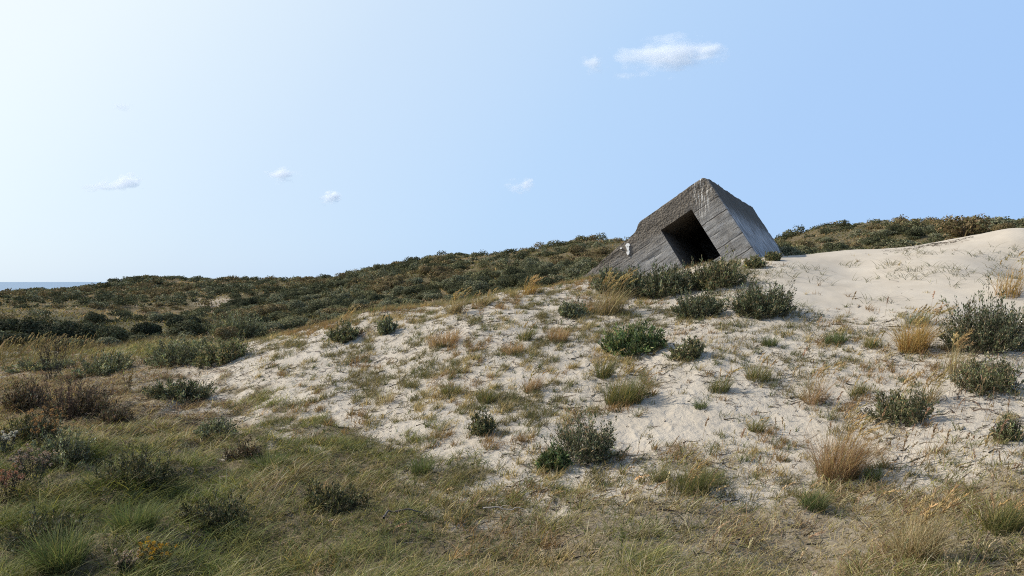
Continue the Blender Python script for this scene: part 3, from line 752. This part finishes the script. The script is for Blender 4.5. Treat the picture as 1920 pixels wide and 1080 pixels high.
# ------------------------------------------------------------------ tussocks, tufts and single stalks
def tussock(px, py, wpx, hpx, cols, label, n=420, seeds=0, seedc=(.42, .31, .15), name='grass_tussock', cat='grass tuft', group='grass tussocks on the sand', lean=.35, curl=.35, bend=.3, wind=None, bw=.008):
    b = ray_hit(px, py); d = b[1]; Rw = wpx/F*d*.5; H = hpx/F*d
    root = bpy.data.objects.new(name, None); COL.objects.link(root); root.location = (b[0], b[1]+Rw*.3, gz(b[0], b[1]+Rw*.3)[0]+EYE)
    tag(root, label, cat, group)
    c = np.array(root.location)
    a = rng.random(n)*TAU; rr = np.sqrt(rng.random(n))*Rw*.62
    x = np.cos(a)*rr; y = np.sin(a)*rr*.8; base = np.stack([x, y, gz(c[0]+x, c[1]+y)+EYE-c[2]-.015], 1)
    h = H*(.55+.6*rng.random(n))
    az = a+rng.normal(0, .8, n)
    if wind is not None: az = np.where(rng.random(n) < .6, rng.normal(wind, .5, n), az)
    mb = MB(); C = pick(cols, n, None, .22)
    blades(mb, base, h, bw*np.clip(d/14, .8, 1.8)*(.6+.6*rng.random(n)), az, lean*rng.random(n)*1.6, curl*rng.random(n)*1.7, C, 4, np.clip(C*1.35, 0, .6))
    obj('blades', mb.mesh('tussock_blades'), M_GRASS, root)
    if seeds:
        m = seeds; a = rng.random(m)*TAU; rr = np.sqrt(rng.random(m))*Rw*.6; x = np.cos(a)*rr; y = np.sin(a)*rr
        base = np.stack([x, y, gz(c[0]+x, c[1]+y)+EYE-c[2]-.01], 1)
        mb = MB(); azs = rng.normal(0 if wind is None else wind, .6, m)
        plume(mb, base, azs, H*(.95+.45*rng.random(m)), bend*(.5+rng.random(m)), np.minimum(H*.45, .24)*(.8+.4*rng.random(m)), np.full(m, .016*np.clip(d/14, .8, 2)), pick([seedc], m), pick([(.3, .22, .1)], m))
        obj('seed_heads', mb.mesh('tussock_seeds'), M_SEED, root)
    return root
GT = [(.10, .115, .04), (.15, .145, .05), (.065, .075, .028), (.24, .19, .08)]
TAN = [(.34, .265, .15), (.27, .205, .11), (.40, .32, .20), (.19, .165, .08)]
GOLD = [(.40, .25, .085), (.33, .20, .07), (.45, .31, .13), (.24, .17, .07)]
RUST = [(.34, .22, .12), (.29, .185, .10), (.38, .275, .17), (.23, .165, .09)]
GRN = [(.085, .12, .045), (.12, .145, .055), (.16, .16, .07), (.06, .08, .035)]
TS = [
 (1172, 762, 112, 64, GT, 'dense yellow green tussock on the middle of the sand', 900, 10),
 (1140, 590, 92, 66, TAN, 'tall tan marram clump with drooping heads beside bunker shrubs', 360, 26),
 (992, 553, 42, 30, GOLD, 'golden brown clump of seed heads on the sand crest', 200, 18),
 (850, 590, 44, 42, TAN, 'tan marram clump on the brown part of the crest', 220, 12),
 (902, 574, 60, 26, TAN, 'thin straw coloured tuft along the crest by the tan marram', 160, 8),
 (1718, 664, 84, 78, GOLD, 'golden dry clump on the sand beside the largest shrub', 620, 16),
 (1725, 610, 70, 32, GRN, 'green and tan tuft behind the golden dry clump', 220, 4),
 (1578, 905, 120, 108, RUST, 'tall reddish hair grass patch in the lower foreground', 900, 20),
 (1047, 642, 52, 34, RUST, 'russet low tuft above the spiky green shrub', 320, 0),
 (997, 737, 48, 38, RUST, 'reddish tuft on the open sand in the middle', 260, 4),
 (1132, 712, 42, 48, GT, 'narrow dark green tuft behind the yellow green tussock', 220, 6),
 (1568, 647, 58, 28, GRN, 'low fresh green tuft on clean sand', 320, 2),
 (1446, 652, 36, 28, GRN, 'small bright green tuft beneath the lone round shrub', 180, 0),
 (1315, 768, 34, 24, GRN, 'tiny spiky green tuft on bare sand', 160, 0),
 (1350, 738, 62, 40, GT, 'olive tuft between two bare sand patches', 260, 5),
 (1425, 715, 76, 36, GT, 'wide thin olive tuft beneath a tall seed stalk', 260, 6),
 (1640, 655, 52, 26, GT, 'short yellowish tuft beside the golden dry clump', 200, 4),
 (1530, 760, 60, 70, RUST, 'thin reddish stalky tuft above the hair grass patch', 140, 10),
 (1420, 812, 46, 28, GT, 'small olive tuft above the foreground grass edge', 200, 2),
 (1610, 745, 46, 32, GT, 'olive tuft up slope from the mixed green shrub', 180, 3),
 (650, 608, 44, 26, TAN, 'pale tuft with two bent seed heads on the crest', 110, 8),
 (700, 585, 26, 12, GRN, 'little dark tuft on the skyline of the sand crest', 90, 0),
 (1180, 700, 30, 26, TAN, 'small straw tuft below the spiky green shrub', 110, 2),
 (912, 756, 54, 34, GT, 'olive green tuft above the small foreground shrub', 220, 0),
 (845, 745, 50, 30, GT, 'brownish olive tuft on rough trampled sand', 200, 0),
 (985, 640, 40, 34, GT, 'thin grey green tuft in the upper middle slope', 150, 2),
 (960, 664, 66, 26, RUST, 'flat russet brown tuft on the upper middle slope', 240, 0),
 (830, 650, 90, 36, RUST, 'broad orange brown patch of fine grass on the slope', 420, 0),
 (720, 760, 54, 34, TAN, 'straw tuft at the lower edge of the brown slope', 180, 0),
 (1800, 700, 70, 60, TAN, 'tan stalks at the foot of the largest dark shrub', 180, 14),
 (1895, 560, 70, 70, GOLD, 'golden grass growing out of the largest dark shrub', 160, 10),
 (1745, 760, 60, 60, TAN, 'tall straw stalks growing beside the mixed green shrub', 130, 10),
 (1690, 770, 50, 60, TAN, 'tan seed stalks standing in the mixed green shrub', 90, 8),
 (1890, 1000, 90, 70, GT, 'green yellow clump at the bottom right of the sward', 420, 6),
 (1730, 1060, 120, 110, TAN, 'tall straw clump with upright stalks in bottom foreground', 620, 14),
 (1300, 930, 120, 60, GT, 'olive clump at the edge of the foreground sward', 520, 8),
 (1240, 905, 60, 42, GT, 'dark olive tuft below the upright foreground shrub', 260, 2),
 (1530, 960, 70, 48, GRN, 'green tuft in grey straw of the right foreground', 300, 2),
 (1640, 905, 44, 40, GRN, 'small green tuft beside the reddish hair grass', 200, 0),
 (500, 885, 90, 40, GRN, 'fresh green tuft in the hollow sward', 360, 0),
 (790, 890, 60, 36, GRN, 'bright green tuft in the central foreground sward', 300, 0),
 (240, 1000, 110, 70, GRN, 'long lush green grass tussock in the dark hollow', 700, 0),
 (100, 1075, 120, 90, GRN, 'long combed green tussock at bottom corner', 700, 0),
]
for (a, b, w, h, cs, lb, n, s) in TS:
    tussock(a, b, w, h, cs, lb, n, s, wind=.0 if s else None)
# drooping seed stalks in the foreground, each one countable
ST_ = [(1587, 612, 62), (1745, 590, 42), (1760, 600, 30), (1528, 640, 42), (1660, 590, 30),
 (1010, 952, 36), (1030, 950, 34), (1050, 960, 40), (1075, 955, 38), (1102, 960, 32), (1130, 965, 46), (1165, 975, 40), (890, 1010, 36), (915, 1012, 34), (990, 985, 34), (970, 1015, 30),
 (1180, 930, 50), (1215, 950, 52), (1250, 945, 54), (1210, 985, 46), (1245, 985, 48), (735, 1010, 34), (1330, 960, 56), (1318, 830, 46), (1385, 850, 44), (1480, 740, 50), (1500, 700, 46), (1640, 965, 60), (1600, 965, 50), (1420, 905, 46), (1740, 870, 70), (1770, 880, 66), (1690, 880, 60), (1840, 880, 66), (1870, 850, 60), (1560, 800, 62), (1650, 810, 44), (1505, 1045, 56), (745, 1082, 40), (1350, 1040, 60), (1455, 960, 58)]
for k, (a, b, h) in enumerate(ST_):
    p = ray_hit(a, b); H = h/F*p[1]; root = bpy.data.objects.new('seed_stalk', None); COL.objects.link(root); root.location = (p[0], p[1], p[2]+EYE)
    sward = b > 920
    lb = 'single tan grass stalk with drooping seed head in the foreground sward' if sward else 'single dry reddish grass stalk standing upright on sand'
    if k == 0: lb = 'tall lone seed stalk rising over the clean sand'
    tag(root, lb, 'grass stalk', None if k == 0 else ('seed stalks over the foreground sward' if sward else 'dry seed stalks on the sand'))
    mb = MB(); z1 = np.zeros((1, 3)); az = np.array([rng.normal(0, .5)]); hh = np.array([H*1.05]); bd = np.array([.32+.3*rng.random() if sward else .04+.1*rng.random()]); hd = np.array([min(.2, H*.42)])
    K = 7; plume(mb, z1, az, hh, bd, hd, np.array([.02]), pick([(.46, .35, .21) if sward else (.36, .25, .15)], 1), pick([(.3, .2, .1)], 1))
    nv = K*3
    V = np.concatenate(mb.V); C = np.concatenate(mb.C)
    me = mk_mesh('stalk_stem', V[:nv], [mb.P[4][0]], C[:nv]); obj('stem', me, M_SEED, root)
    me = mk_mesh('stalk_head', V[nv:], [np.concatenate(mb.P[3])-nv], C[nv:]); obj('seed_head', me, M_SEED, root)

# ------------------------------------------------------------------ weeds and sticks
def weed(px, py, wpx, hpx, ns, stemc, headc, label, heads=1.0, hr=.02, leafc=None):
    b = ray_hit(px, py); d = b[1]; Rw = wpx/F*d*.5; H = hpx/F*d
    root = bpy.data.objects.new('wild_flower', None); COL.objects.link(root); root.location = (b[0], b[1], b[2]+EYE); tag(root, label, 'weed', 'dry weeds in the hollow')
    K = 5; t = np.linspace(0, 1, K)[None]
    a = rng.random(ns)*TAU; rr = np.sqrt(rng.random(ns)); x0 = np.cos(a)*rr*Rw*.4; y0 = np.sin(a)*rr*Rw*.4; x1 = np.cos(a)*rr*Rw+rng.normal(0, .03, ns); y1 = np.sin(a)*rr*Rw
    hh = H*(.6+.45*rng.random(ns)); pts = np.zeros((ns, K, 3))
    pts[..., 0] = x0[:, None]+(x1-x0)[:, None]*t; pts[..., 1] = y0[:, None]+(y1-y0)[:, None]*t
    pts[..., 2] = (gz(b[0]+x0, b[1]+y0)-b[2]-.02)[:, None]+hh[:, None]*t; pts[:, 1:-1] += rng.normal(0, .012, (ns, K-2, 3))
    mb = MB(); cs = pick([stemc], ns); tubes(mb, pts, np.linspace(1, .5, K)[None]*np.full((ns, 1), .0055), cs)
    nb = 5; tips = []
    for j in range(nb):
        st = pts[:, 2]*(1-j/nb)+pts[:, 4]*(j/nb); en = st+np.stack([rng.normal(0, .05, ns), rng.normal(0, .05, ns), .06+.06*rng.random(ns)], 1)
        q = np.stack([st, (st+en)/2+rng.normal(0, .006, st.shape), en], 1); tubes(mb, q, np.full((ns, 3), .003), cs); tips.append(en)
    tips = np.concatenate(tips+[pts[:, -1]])
    if leafc is not None:
        m = ns*26; i = rng.integers(0, ns, m); f = rng.random(m)[:, None]*.9; p = pts[i, 0]*(1-f)+pts[i, 4]*f
        leaves(mb, p+rng.normal(0, .012, p.shape), unit(rng.normal(size=(m, 3))+np.array([0, 0, .4])), .04+.03*rng.random(m), np.full(m, .014), pick([leafc], m, None, .3))
    obj('stems', mb.mesh('weed_stems'), M_STEM, root)
    tips = tips[rng.random(len(tips)) < heads]
    M = 26; m = len(tips)*M; k = np.repeat(np.arange(len(tips)), M); dr = unit(rng.normal(size=(m, 3))+np.array([0, 0, .5]))
    mb = MB(); leaves(mb, tips[k]+dr*hr*.4, dr, hr*(.6+.6*rng.random(m)), np.full(m, hr*.5), pick(headc, m, None, .2))
    obj('flower_heads', mb.mesh('weed_heads'), M_SEED, root)
weed(100, 712, 50, 84, 16, (.045, .035, .03), [(.06, .045, .035)], 'dark upright dead weed stems standing above the hollow', .7, .02, (.045, .04, .03))
weed(60, 905, 60, 66, 12, (.05, .045, .03), [(.42, .34, .30), (.30, .2, .15)], 'pale pink seeded weed beside the black green mound', .8, .022, (.06, .065, .035))
weed(85, 850, 60, 80, 10, (.06, .05, .03), [(.40, .25, .12), (.3, .17, .08)], 'rusty orange topped weed under the reddish shrub', .8, .022, (.06, .06, .035))
weed(12, 945, 50, 66, 8, (.06, .045, .03), [(.40, .26, .20), (.35, .16, .10)], 'reddish weed head at the very edge of the hollow', .9, .022, (.07, .06, .04))
weed(8, 848, 34, 42, 7, (.06, .06, .05), [(.55, .53, .48)], 'white fluffy weed at the very edge above the hollow', .8, .02, (.07, .075, .05))
weed(232, 1084, 44, 34, 9, (.07, .06, .035), [(.52, .43, .37), (.42, .32, .25)], 'cream flowered weed at the bottom edge of the hollow', .55, .014, (.06, .07, .035))
weed(284, 1070, 44, 40, 8, (.08, .07, .03), [(.5, .32, .04), (.35, .21, .05)], 'yellow flowered ragwort weed at the bottom edge', .8, .018, (.07, .075, .03))
weed(120, 790, 110, 90, 22, (.07, .045, .035), [(.18, .11, .08), (.28, .2, .15)], 'tangle of reddish brown dead flower stalks', .6, .02, (.09, .06, .04))
weed(190, 770, 50, 50, 8, (.08, .06, .05), [(.4, .34, .28)], 'greyish seeded weed beside the flat dark mat shrub', .8, .02, None)
weed(238, 735, 24, 46, 5, (.10, .07, .04), [(.30, .2, .06)], 'slim brown weed by the silver green spreading shrub', .8, .016, (.12, .09, .03))

def stick(pts_px, rad, c, label, lift=.03):
    P_ = np.array([ray_hit(a, b) for a, b in pts_px]); 
    t = np.linspace(0, len(P_)-1, 26); pts = np.stack([np.interp(t, np.arange(len(P_)), P_[:, k]) for k in range(3)], 1)
    pts += rng.normal(0, .006, pts.shape); pts[:, 2] = gz(pts[:, 0], pts[:, 1])+lift+.06+.015*np.sin(t*3)+EYE
    mb = MB(); tubes(mb, pts[None], (rad*np.linspace(1, .45, 26)*(1+.25*rng.random(26)))[None], np.array([c]), 7)
    k = 9; d = pts[k+1]-pts[k]; q = np.stack([pts[k], pts[k]+np.array([.04, -.05, .04]), pts[k]+np.array([.12, -.10, .06])])[None]
    tubes(mb, q, np.array([[rad*.5, rad*.4, rad*.2]]), np.array([c]), 5)
    tag(obj('fallen_stick', mb.mesh('fallen_stick', True), M_STEM), label, 'stick')
stick([(718, 990), (728, 976), (752, 975), (775, 977), (800, 978)], .013, (.11, .095, .08), 'dark crooked dead stick lying in the foreground grass', .05)
stick([(905, 973), (935, 971), (960, 973), (982, 974)], .010, (.30, .27, .23), 'pale bleached stick lying in the foreground grass', .06)

# ------------------------------------------------------------------ far scrub
SP = [(.105, .118, .070), (.135, .148, .088), (.18, .185, .115), (.075, .083, .050)]
SPS = [SP, [(.13, .15, .105), (.17, .19, .135), (.22, .235, .165), (.095, .11, .076)], [(.16, .135, .08), (.12, .105, .062), (.21, .175, .11), (.14, .14, .075)], [(.066, .078, .048), (.09, .103, .064), (.055, .063, .04)]]
SPS = [[(r_*1.1, g_*.99, b_*.86) for r_, g_, b_ in pl_] for pl_ in SPS]
def bush_leaves(mb, c, R, H, n, seedv, pal, size):
    """one rounded, lumpy bush made of leaf clumps"""
    nl = 5+int(4*rng.random()); a = rng.random(nl)*TAU; q = np.sqrt(rng.random(nl))*R*.62
    lc = np.stack([np.cos(a)*q, np.sin(a)*q, H*(.35+.35*rng.random(nl))], 1); lr = np.stack([R*(.35+.25*rng.random(nl))]*2+[H*(.30+.2*rng.random(nl))], 1)
    k = rng.integers(0, nl, n); d = unit(rng.normal(size=(n, 3))+np.array([0, 0, .25])); rad = (.72+.36*rng.random(n)**.7)[:, None]
    p = lc[k]+d*lr[k]*rad; p[:, 2] = np.abs(p[:, 2])*.98+.02
    nr = unit(d+rng.normal(0, .35, d.shape))
    dr = unit(np.cross(nr, rng.normal(size=d.shape))+.25*nr)
    C = pick(pal, n, None, .25)*np.exp(rng.normal(0, .18, nl))[k][:, None]
    leaves(mb, c+p, dr, size*(.7+.6*rng.random(n)), size*.8*(.7+.6*rng.random(n)), C, nr)
def build_scrub():
    x, y = sector(30000, 33, 265, .80); 
    # more candidates close by
    x2, y2 = sector(3000, 33, 90, .80); x = np.concatenate([x, x2]); y = np.concatenate([y, y2])
    z = gz(x, y); px, py = proj(x, y, z); r = np.hypot(x, y)
    n1 = fbm(x*.06, y*.06, 3, 201); n2 = fbm(x*.25, y*.25, 2, 202)
    dn = .08+.92*sst(.425, .54, n1*.5+n2*.5)
    for (cx, cy, sx, sy, a) in ((150, 594, 210, 24, .98), (260, 618, 110, 12, .85), (410, 566, 60, 10, .9), (330, 590, 60, 10, .7), (900, 500, 90, 8, .5), (1720, 458, 260, 15, .93), (1560, 468, 110, 14, .93), (1000, 478, 60, 6, .5), (1170, 456, 60, 6, .8)):
        dn = dn*(1-a*np.exp(-((px-cx)/sx)**2-((py-cy)/sy)**2))
    dn = np.maximum(dn, .95*np.exp(-((px-700)/130)**2-((py-505)/14)**2)); dn = np.maximum(dn, .9*np.exp(-((px-1680)/160)**2-((py-426)/8)**2))
    dn = np.maximum(dn, .75*sst(430, 520, px)*sst(1150, 1050, px)*sst(535, 560, py)); dn = dn*sst(33, 37, r)
    keep = (rng.random(len(x)) < dn*.85) & (px > -700) & (px < 2700)
    x, y, z, px, py, r = (v[keep] for v in (x, y, z, px, py, r))
    R = (.40+.85*rng.random(len(x))**1.8)*(.8+.3*sst(50, 140, r)); H = R*(.5+.55*rng.random(len(x)))
    # thin out overlaps with a coarse grid
    order = np.argsort(-R); cell = {}; ok = np.zeros(len(x), bool)
    for i in order:
        cs_ = 1.05 if r[i] > 60 else .95; g = (int(x[i]//cs_), int(y[i]//cs_))
        if g in cell: continue
        cell[g] = 1; ok[i] = True
    x, y, z, px, py, r, R, H = (v[ok] for v in (x, y, z, px, py, r, R, H))
    top = py-H*F/y
    crest = np.interp(px, [0, 430, 700, 960, 1110, 1120, 1190, 1205, 1320, 1400, 1462, 1600, 1750, 1920], [645, 630, 585, 542, 512, 500, 440, 412, 330, 380, 476, 472, 452, 425])
    vis = (top < crest-3) & (px > 5) & (px < 1915)
    # hidden by nearer far ground? sample the sight line to each top
    zt = z+H*.8
    for f in np.linspace(.2, .97, 26):
        vis &= gz_smooth(x*f, y*f) < zt*f+.35
    sz = np.where(vis, R/r, 0); idx = np.argsort(-sz)[:280]; idx = idx[sz[idx] > 0]; pick_ = np.zeros(len(x), bool); pick_[idx] = True
    print('bushes', len(x), 'single', pick_.sum())
    kn = fbm(x*.09, y*.09, 3, 211)+rng.normal(0, .07, len(x)); kind = np.where(kn > .58, 2, np.where(kn > .5, 0, np.where(kn > .42, 1, 3)))
    protos = []
    for k in range(12):
        mb = MB(); bush_leaves(mb, np.zeros(3), 1.0, 1.0, 2600, k, SPS[k % 4], .10); 
        w = 10; a = rng.random(w)*TAU; pts = np.zeros((w, 3, 3)); pts[:, 1, 0] = np.cos(a)*.2; pts[:, 1, 1] = np.sin(a)*.2; pts[:, 1, 2] = .3; pts[:, 2, 0] = np.cos(a)*.5; pts[:, 2, 1] = np.sin(a)*.5; pts[:, 2, 2] = .6; pts[:, 0, 2] = -.1
        tubes(mb, pts, np.full((w, 3), .02), np.tile([(.06, .05, .04)], (w, 1)))
        me = mb.mesh('scrub_bush'); me.materials.append(M_SCRUB); protos.append(me)
    for i in idx:
        o = bpy.data.objects.new('scrub_bush', protos[int(kind[i]+4*rng.integers(0, 3))]); COL.objects.link(o)
        o.location = (x[i], y[i], z[i]+EYE-.08); o.scale = (R[i], R[i]*(.85+.3*rng.random()), H[i]); o.rotation_euler = (0, 0, rng.random()*TAU)
        if px[i] > 1440: lb, g = 'dark rounded scrub bush on the hill beyond the clean sand', 'scrub bushes on the hill beyond the sand'
        elif px[i] > 760: lb, g = 'dark rounded scrub bush on the slope beside the bunker', 'scrub bushes on the slope beside the bunker'
        elif py[i] > 585: lb, g = 'dark scrub bush low in the valley beyond the hollow', 'scrub bushes low in the valley'
        else: lb, g = 'dark grey green scrub bush on the dunes toward the sea', 'scrub bushes on the dunes toward the sea'
        tag(o, lb, 'bush', g)
    mb = MB()
    for i in np.nonzero(~pick_)[0]:
        n = int(np.clip(1100*(R[i]*42/r[i])**1.5, 50, 700)); s = float(np.clip(.0016*r[i], .09, .34))
        bush_leaves(mb, np.array([x[i], y[i], z[i]+EYE-.08]), R[i], H[i], n, 0, SPS[kind[i]], s)
    tag(obj('scrub_cover', mb.mesh('scrub_cover'), M_SCRUB), 'dark scrub thicket covering the distant dunes', kind='stuff')
    # rough grass between the bushes
    x, y = sector(260000, 34, 230, .80); r = np.hypot(x, y)
    k = rng.random(len(x)) < np.clip((60/r)**1.0, .1, 1); x, y, r = x[k], y[k], r[k]
    nb = fbm(x*.15, y*.15, 3, 230); n = len(x); base = np.stack([x, y, gz(x, y)+EYE-.03], 1)
    C = np.where((nb > .52)[:, None], pick([(.30, .23, .135), (.21, .155, .09), (.36, .29, .18)], n), pick([(.15, .135, .06), (.11, .10, .05), (.21, .17, .09)], n))
    mb = MB(); blades(mb, base, (.25+.35*rng.random(n)), .0016*r*(.6+.7*rng.random(n)), rng.random(n)*TAU, .3+.5*rng.random(n), .3+.5*rng.random(n), C, 2)
    tag(obj('rough_grass', mb.mesh('rough_grass'), M_GRASS), 'rough tan grass between the scrub on the far dunes', kind='stuff')
build_scrub()
# nearer dark thicket in the hollow at the far left
def thicket(px, py, wpx, hpx, label):
    p = ray_hit(px, py, 30); R = wpx/F*p[1]*.5; H = hpx/F*p[1]
    mb = MB(); bush_leaves(mb, np.zeros(3), R, H, 5200, 0, [(.035, .042, .023), (.05, .056, .032), (.068, .072, .042)], .12)
    root = bpy.data.objects.new('thicket_bush', None); COL.objects.link(root); root.location = (p[0], p[1]+R*.4, gz(p[0], p[1]+R*.4)[0]+EYE-.1); tag(root, label, 'bush', 'dark bushes at the edge of the valley')
    obj('foliage', mb.mesh('thicket_foliage'), M_SCRUB, root)
    w = 26; a = rng.random(w)*TAU; q = rng.random(w); pts = np.zeros((w, 4, 3))
    for j, f in enumerate((0, .35, .7, 1)): pts[:, j, 0] = np.cos(a)*R*.75*q*f**.8; pts[:, j, 1] = np.sin(a)*R*.75*q*f**.8; pts[:, j, 2] = H*.85*f-.05*(j == 0)
    pts[:, 1:] += rng.normal(0, .04, (w, 3, 3))
    mb = MB(); tubes(mb, pts, np.tile(np.array([.03, .022, .014, .006]), (w, 1)), pick([(.07, .055, .045)], w), 4); obj('stems', mb.mesh('thicket_stems'), M_STEM, root)
thicket(30, 640, 110, 42, 'black green bush at the frame edge behind the feathery grass')
thicket(95, 641, 100, 40, 'broad dark bush in the middle of the low thicket')
thicket(165, 642, 80, 32, 'rounded dark bush ending the low thicket by the tan valley')
thicket(268, 634, 60, 28, 'dark bush alone in the tan valley')
thicket(340, 626, 66, 34, 'dark bush behind the silver green spreading shrub')

# ------------------------------------------------------------------ clouds
def build_clouds():
    m, nt, out = new_mat('cloud_vapour')
    tc = nt.nodes.new('ShaderNodeTexCoord'); ob = tc.outputs['Object']
    inf = nt.nodes.new('ShaderNodeObjectInfo')
    off = nt.nodes.new('ShaderNodeVectorMath'); off.operation = 'ADD'; nt.links.new(ob, off.inputs[0]); cmb = nt.nodes.new('ShaderNodeCombineXYZ')
    for i in range(3): nt.links.new(mathn(nt, 'MULTIPLY', inf.outputs['Random'], 37.0+i*11), cmb.inputs[i])
    nt.links.new(cmb.outputs[0], off.inputs[1])
    nz = noise(nt, off.outputs[0], 1.7, 6, .62)
    ln = nt.nodes.new('ShaderNodeVectorMath'); ln.operation = 'LENGTH'; nt.links.new(ob, ln.inputs[0])
    d = mathn(nt, 'SUBTRACT', mathn(nt, 'MULTIPLY', nz, 2.5), mathn(nt, 'ADD', mathn(nt, 'MULTIPLY', ln.outputs['Value'], .95), .72))
    at = nd(nt, 'ShaderNodeAttribute', attribute_type='OBJECT', attribute_name='thickness')
    d = mathn(nt, 'MULTIPLY', mathn(nt, 'MULTIPLY', d, .75, clamp=True), at.outputs['Fac'])
    v = nt.nodes.new('ShaderNodeVolumePrincipled'); v.inputs['Color'].default_value = (1, 1, 1, 1); v.inputs['Anisotropy'].default_value = .0
    nt.links.new(d, v.inputs['Density']); nt.links.new(v.outputs[0], out.inputs['Volume'])
    m.cycles.volume_step_rate = .4
    import bmesh
    bm = bmesh.new(); bmesh.ops.create_icosphere(bm, subdivisions=4, radius=1.0)
    me0 = bpy.data.meshes.new('cloud'); bm.to_mesh(me0); bm.free(); me0.materials.append(m)
    Dc = 1800.0
    for (px, py, w, h, th, lb) in [
        (1248, 108, 200, 72, .030, 'largest bright puffy cloud high above the bunker'),
        (1110, 122, 66, 34, .012, 'small faint wisp beside the largest cloud'),
        (1325, 100, 90, 36, .016, 'thin trailing tail cloud at the end of the largest cloud'),
        (232, 342, 78, 38, .030, 'small white cloud over the dunes by the sea'),
        (188, 350, 70, 20, .012, 'faint streak trailing from the small white sea cloud'),
        (530, 328, 86, 28, .018, 'pale thin cloud in the middle of the sky'),
        (620, 370, 48, 28, .030, 'tiny white cloud lowest above the scrub ridge'),
        (978, 347, 66, 32, .018, 'small pale cloud left of the bunker peak'),
        (232, 200, 46, 24, .007, 'very faint wisp high over the sea'),
    ]:
        o = bpy.data.objects.new('cloud', me0.copy()); COL.objects.link(o)
        V = np.empty(len(me0.vertices)*3, np.float32); me0.vertices.foreach_get('co', V); V = V.reshape(-1, 3)
        V = V*(1.0+.28*(vn3(V*2.2+px, 3)-.5))[:, None]; o.data.vertices.foreach_set('co', V.ravel()); o.data.update()
        o.location = ((px-960)/F*Dc, Dc, (528-py)/F*Dc+EYE)
        sx = w/F*Dc*.62; sz = h/F*Dc*.68; o.scale = (sx, (sx+sz)*.5, sz)
        o.rotation_euler = (0, -.12 if px < 700 else -.05, 0)
        o['thickness'] = float(th*(4.5 if w > 150 else 6.0)*40/max(sz, 15)); tag(o, lb, 'cloud', 'small fair weather clouds')
build_clouds()

# ------------------------------------------------------------------ light, sky, camera
SUN_AZ, SUN_EL = math.radians(-80), math.radians(40)
def build_light():
    w = bpy.data.worlds.new('World'); scn.world = w; w.use_nodes = True; nt = w.node_tree; nt.nodes.clear()
    out = nt.nodes.new('ShaderNodeOutputWorld'); bg = nt.nodes.new('ShaderNodeBackground')
    sky = nt.nodes.new('ShaderNodeTexSky'); sky.sky_type = 'NISHITA'; sky.sun_disc = False
    sky.sun_elevation = SUN_EL; sky.sun_rotation = SUN_AZ; sky.altitude = 20; sky.air_density = 1.0; sky.dust_density = 1.0; sky.ozone_density = 1.5
    # hazy seaside sky: milky round the sun, clear blue away from it, deeper overhead
    tc = nt.nodes.new('ShaderNodeTexCoord'); dv = tc.outputs['Generated']
    dt = nt.nodes.new('ShaderNodeVectorMath'); dt.operation = 'DOT_PRODUCT'; nt.links.new(dv, dt.inputs[0])
    dt.inputs[1].default_value = (math.sin(SUN_AZ)*math.cos(SUN_EL), math.cos(SUN_AZ)*math.cos(SUN_EL), math.sin(SUN_EL))
    f = mathn(nt, 'MULTIPLY_ADD', dt.outputs['Value'], .5, .5)
    hz = ramp(nt, f, [((c+1)/2, v) for c, v in ((-.3, (.345, .555, .915)), (0, (.41, .615, .93)), (.2, (.475, .677, .945)), (.45, (.62, .775, .945)), (.56, (.72, .85, .955)), (.66, (.84, .935, .96)), (.78, (.94, .98, .97)), (1, (1, 1, .95)))])
    sp = nt.nodes.new('ShaderNodeSeparateXYZ'); nt.links.new(dv, sp.inputs[0])
    el = ramp(nt, sp.outputs[2], [(.0, (1, 1, 1)), (.36, (1, 1, 1)), (.62, (.55, .59, .68)), (1, (.26, .33, .46))])
    hz = mixc(nt, 1.0, hz, el, 'MULTIPLY')
    hz = mixc(nt, 1.0, hz, (9.2, 9.1, 9.1), 'MULTIPLY')
    for n_ in nt.nodes:
        if n_.type == 'MIX': n_.clamp_result = False
    nt.links.new(mixc(nt, .86, sky.outputs[0], hz), bg.inputs[0]); bg.inputs[1].default_value = .12; nt.links.new(bg.outputs[0], out.inputs[0])
    L = bpy.data.lights.new('sun', 'SUN'); L.energy = 5.0; L.angle = math.radians(.5); L.color = (1, .945, .85)
    o = bpy.data.objects.new('sun', L); COL.objects.link(o)
    from mathutils import Vector
    d = Vector((math.sin(SUN_AZ)*math.cos(SUN_EL), math.cos(SUN_AZ)*math.cos(SUN_EL), math.sin(SUN_EL)))
    o.rotation_euler = d.to_track_quat('Z', 'Y').to_euler(); o.location = d*60+Vector((0, 0, EYE))
build_light()
cam = bpy.data.cameras.new('camera'); co = bpy.data.objects.new('camera', cam); COL.objects.link(co)
co.location = (0, 0, EYE); co.rotation_euler = (math.radians(90)-math.atan(12/F), 0, 0)
cam.sensor_width = 36; cam.lens = 36*F/1920; cam.clip_start = .1; cam.clip_end = 60000
scn.camera = co
scn.view_settings.view_transform = 'Standard'; scn.view_settings.look = 'None'; scn.view_settings.exposure = 0; scn.view_settings.gamma = 1
scn.cycles.use_denoising = False; scn.cycles.pixel_filter_type = 'BLACKMAN_HARRIS'; scn.cycles.filter_width = 1.05
scn.cycles.volume_bounces = 24; scn.cycles.max_bounces = 24; scn.cycles.diffuse_bounces = 4; scn.cycles.glossy_bounces = 2; scn.cycles.transmission_bounces = 4; scn.cycles.transparent_max_bounces = 8
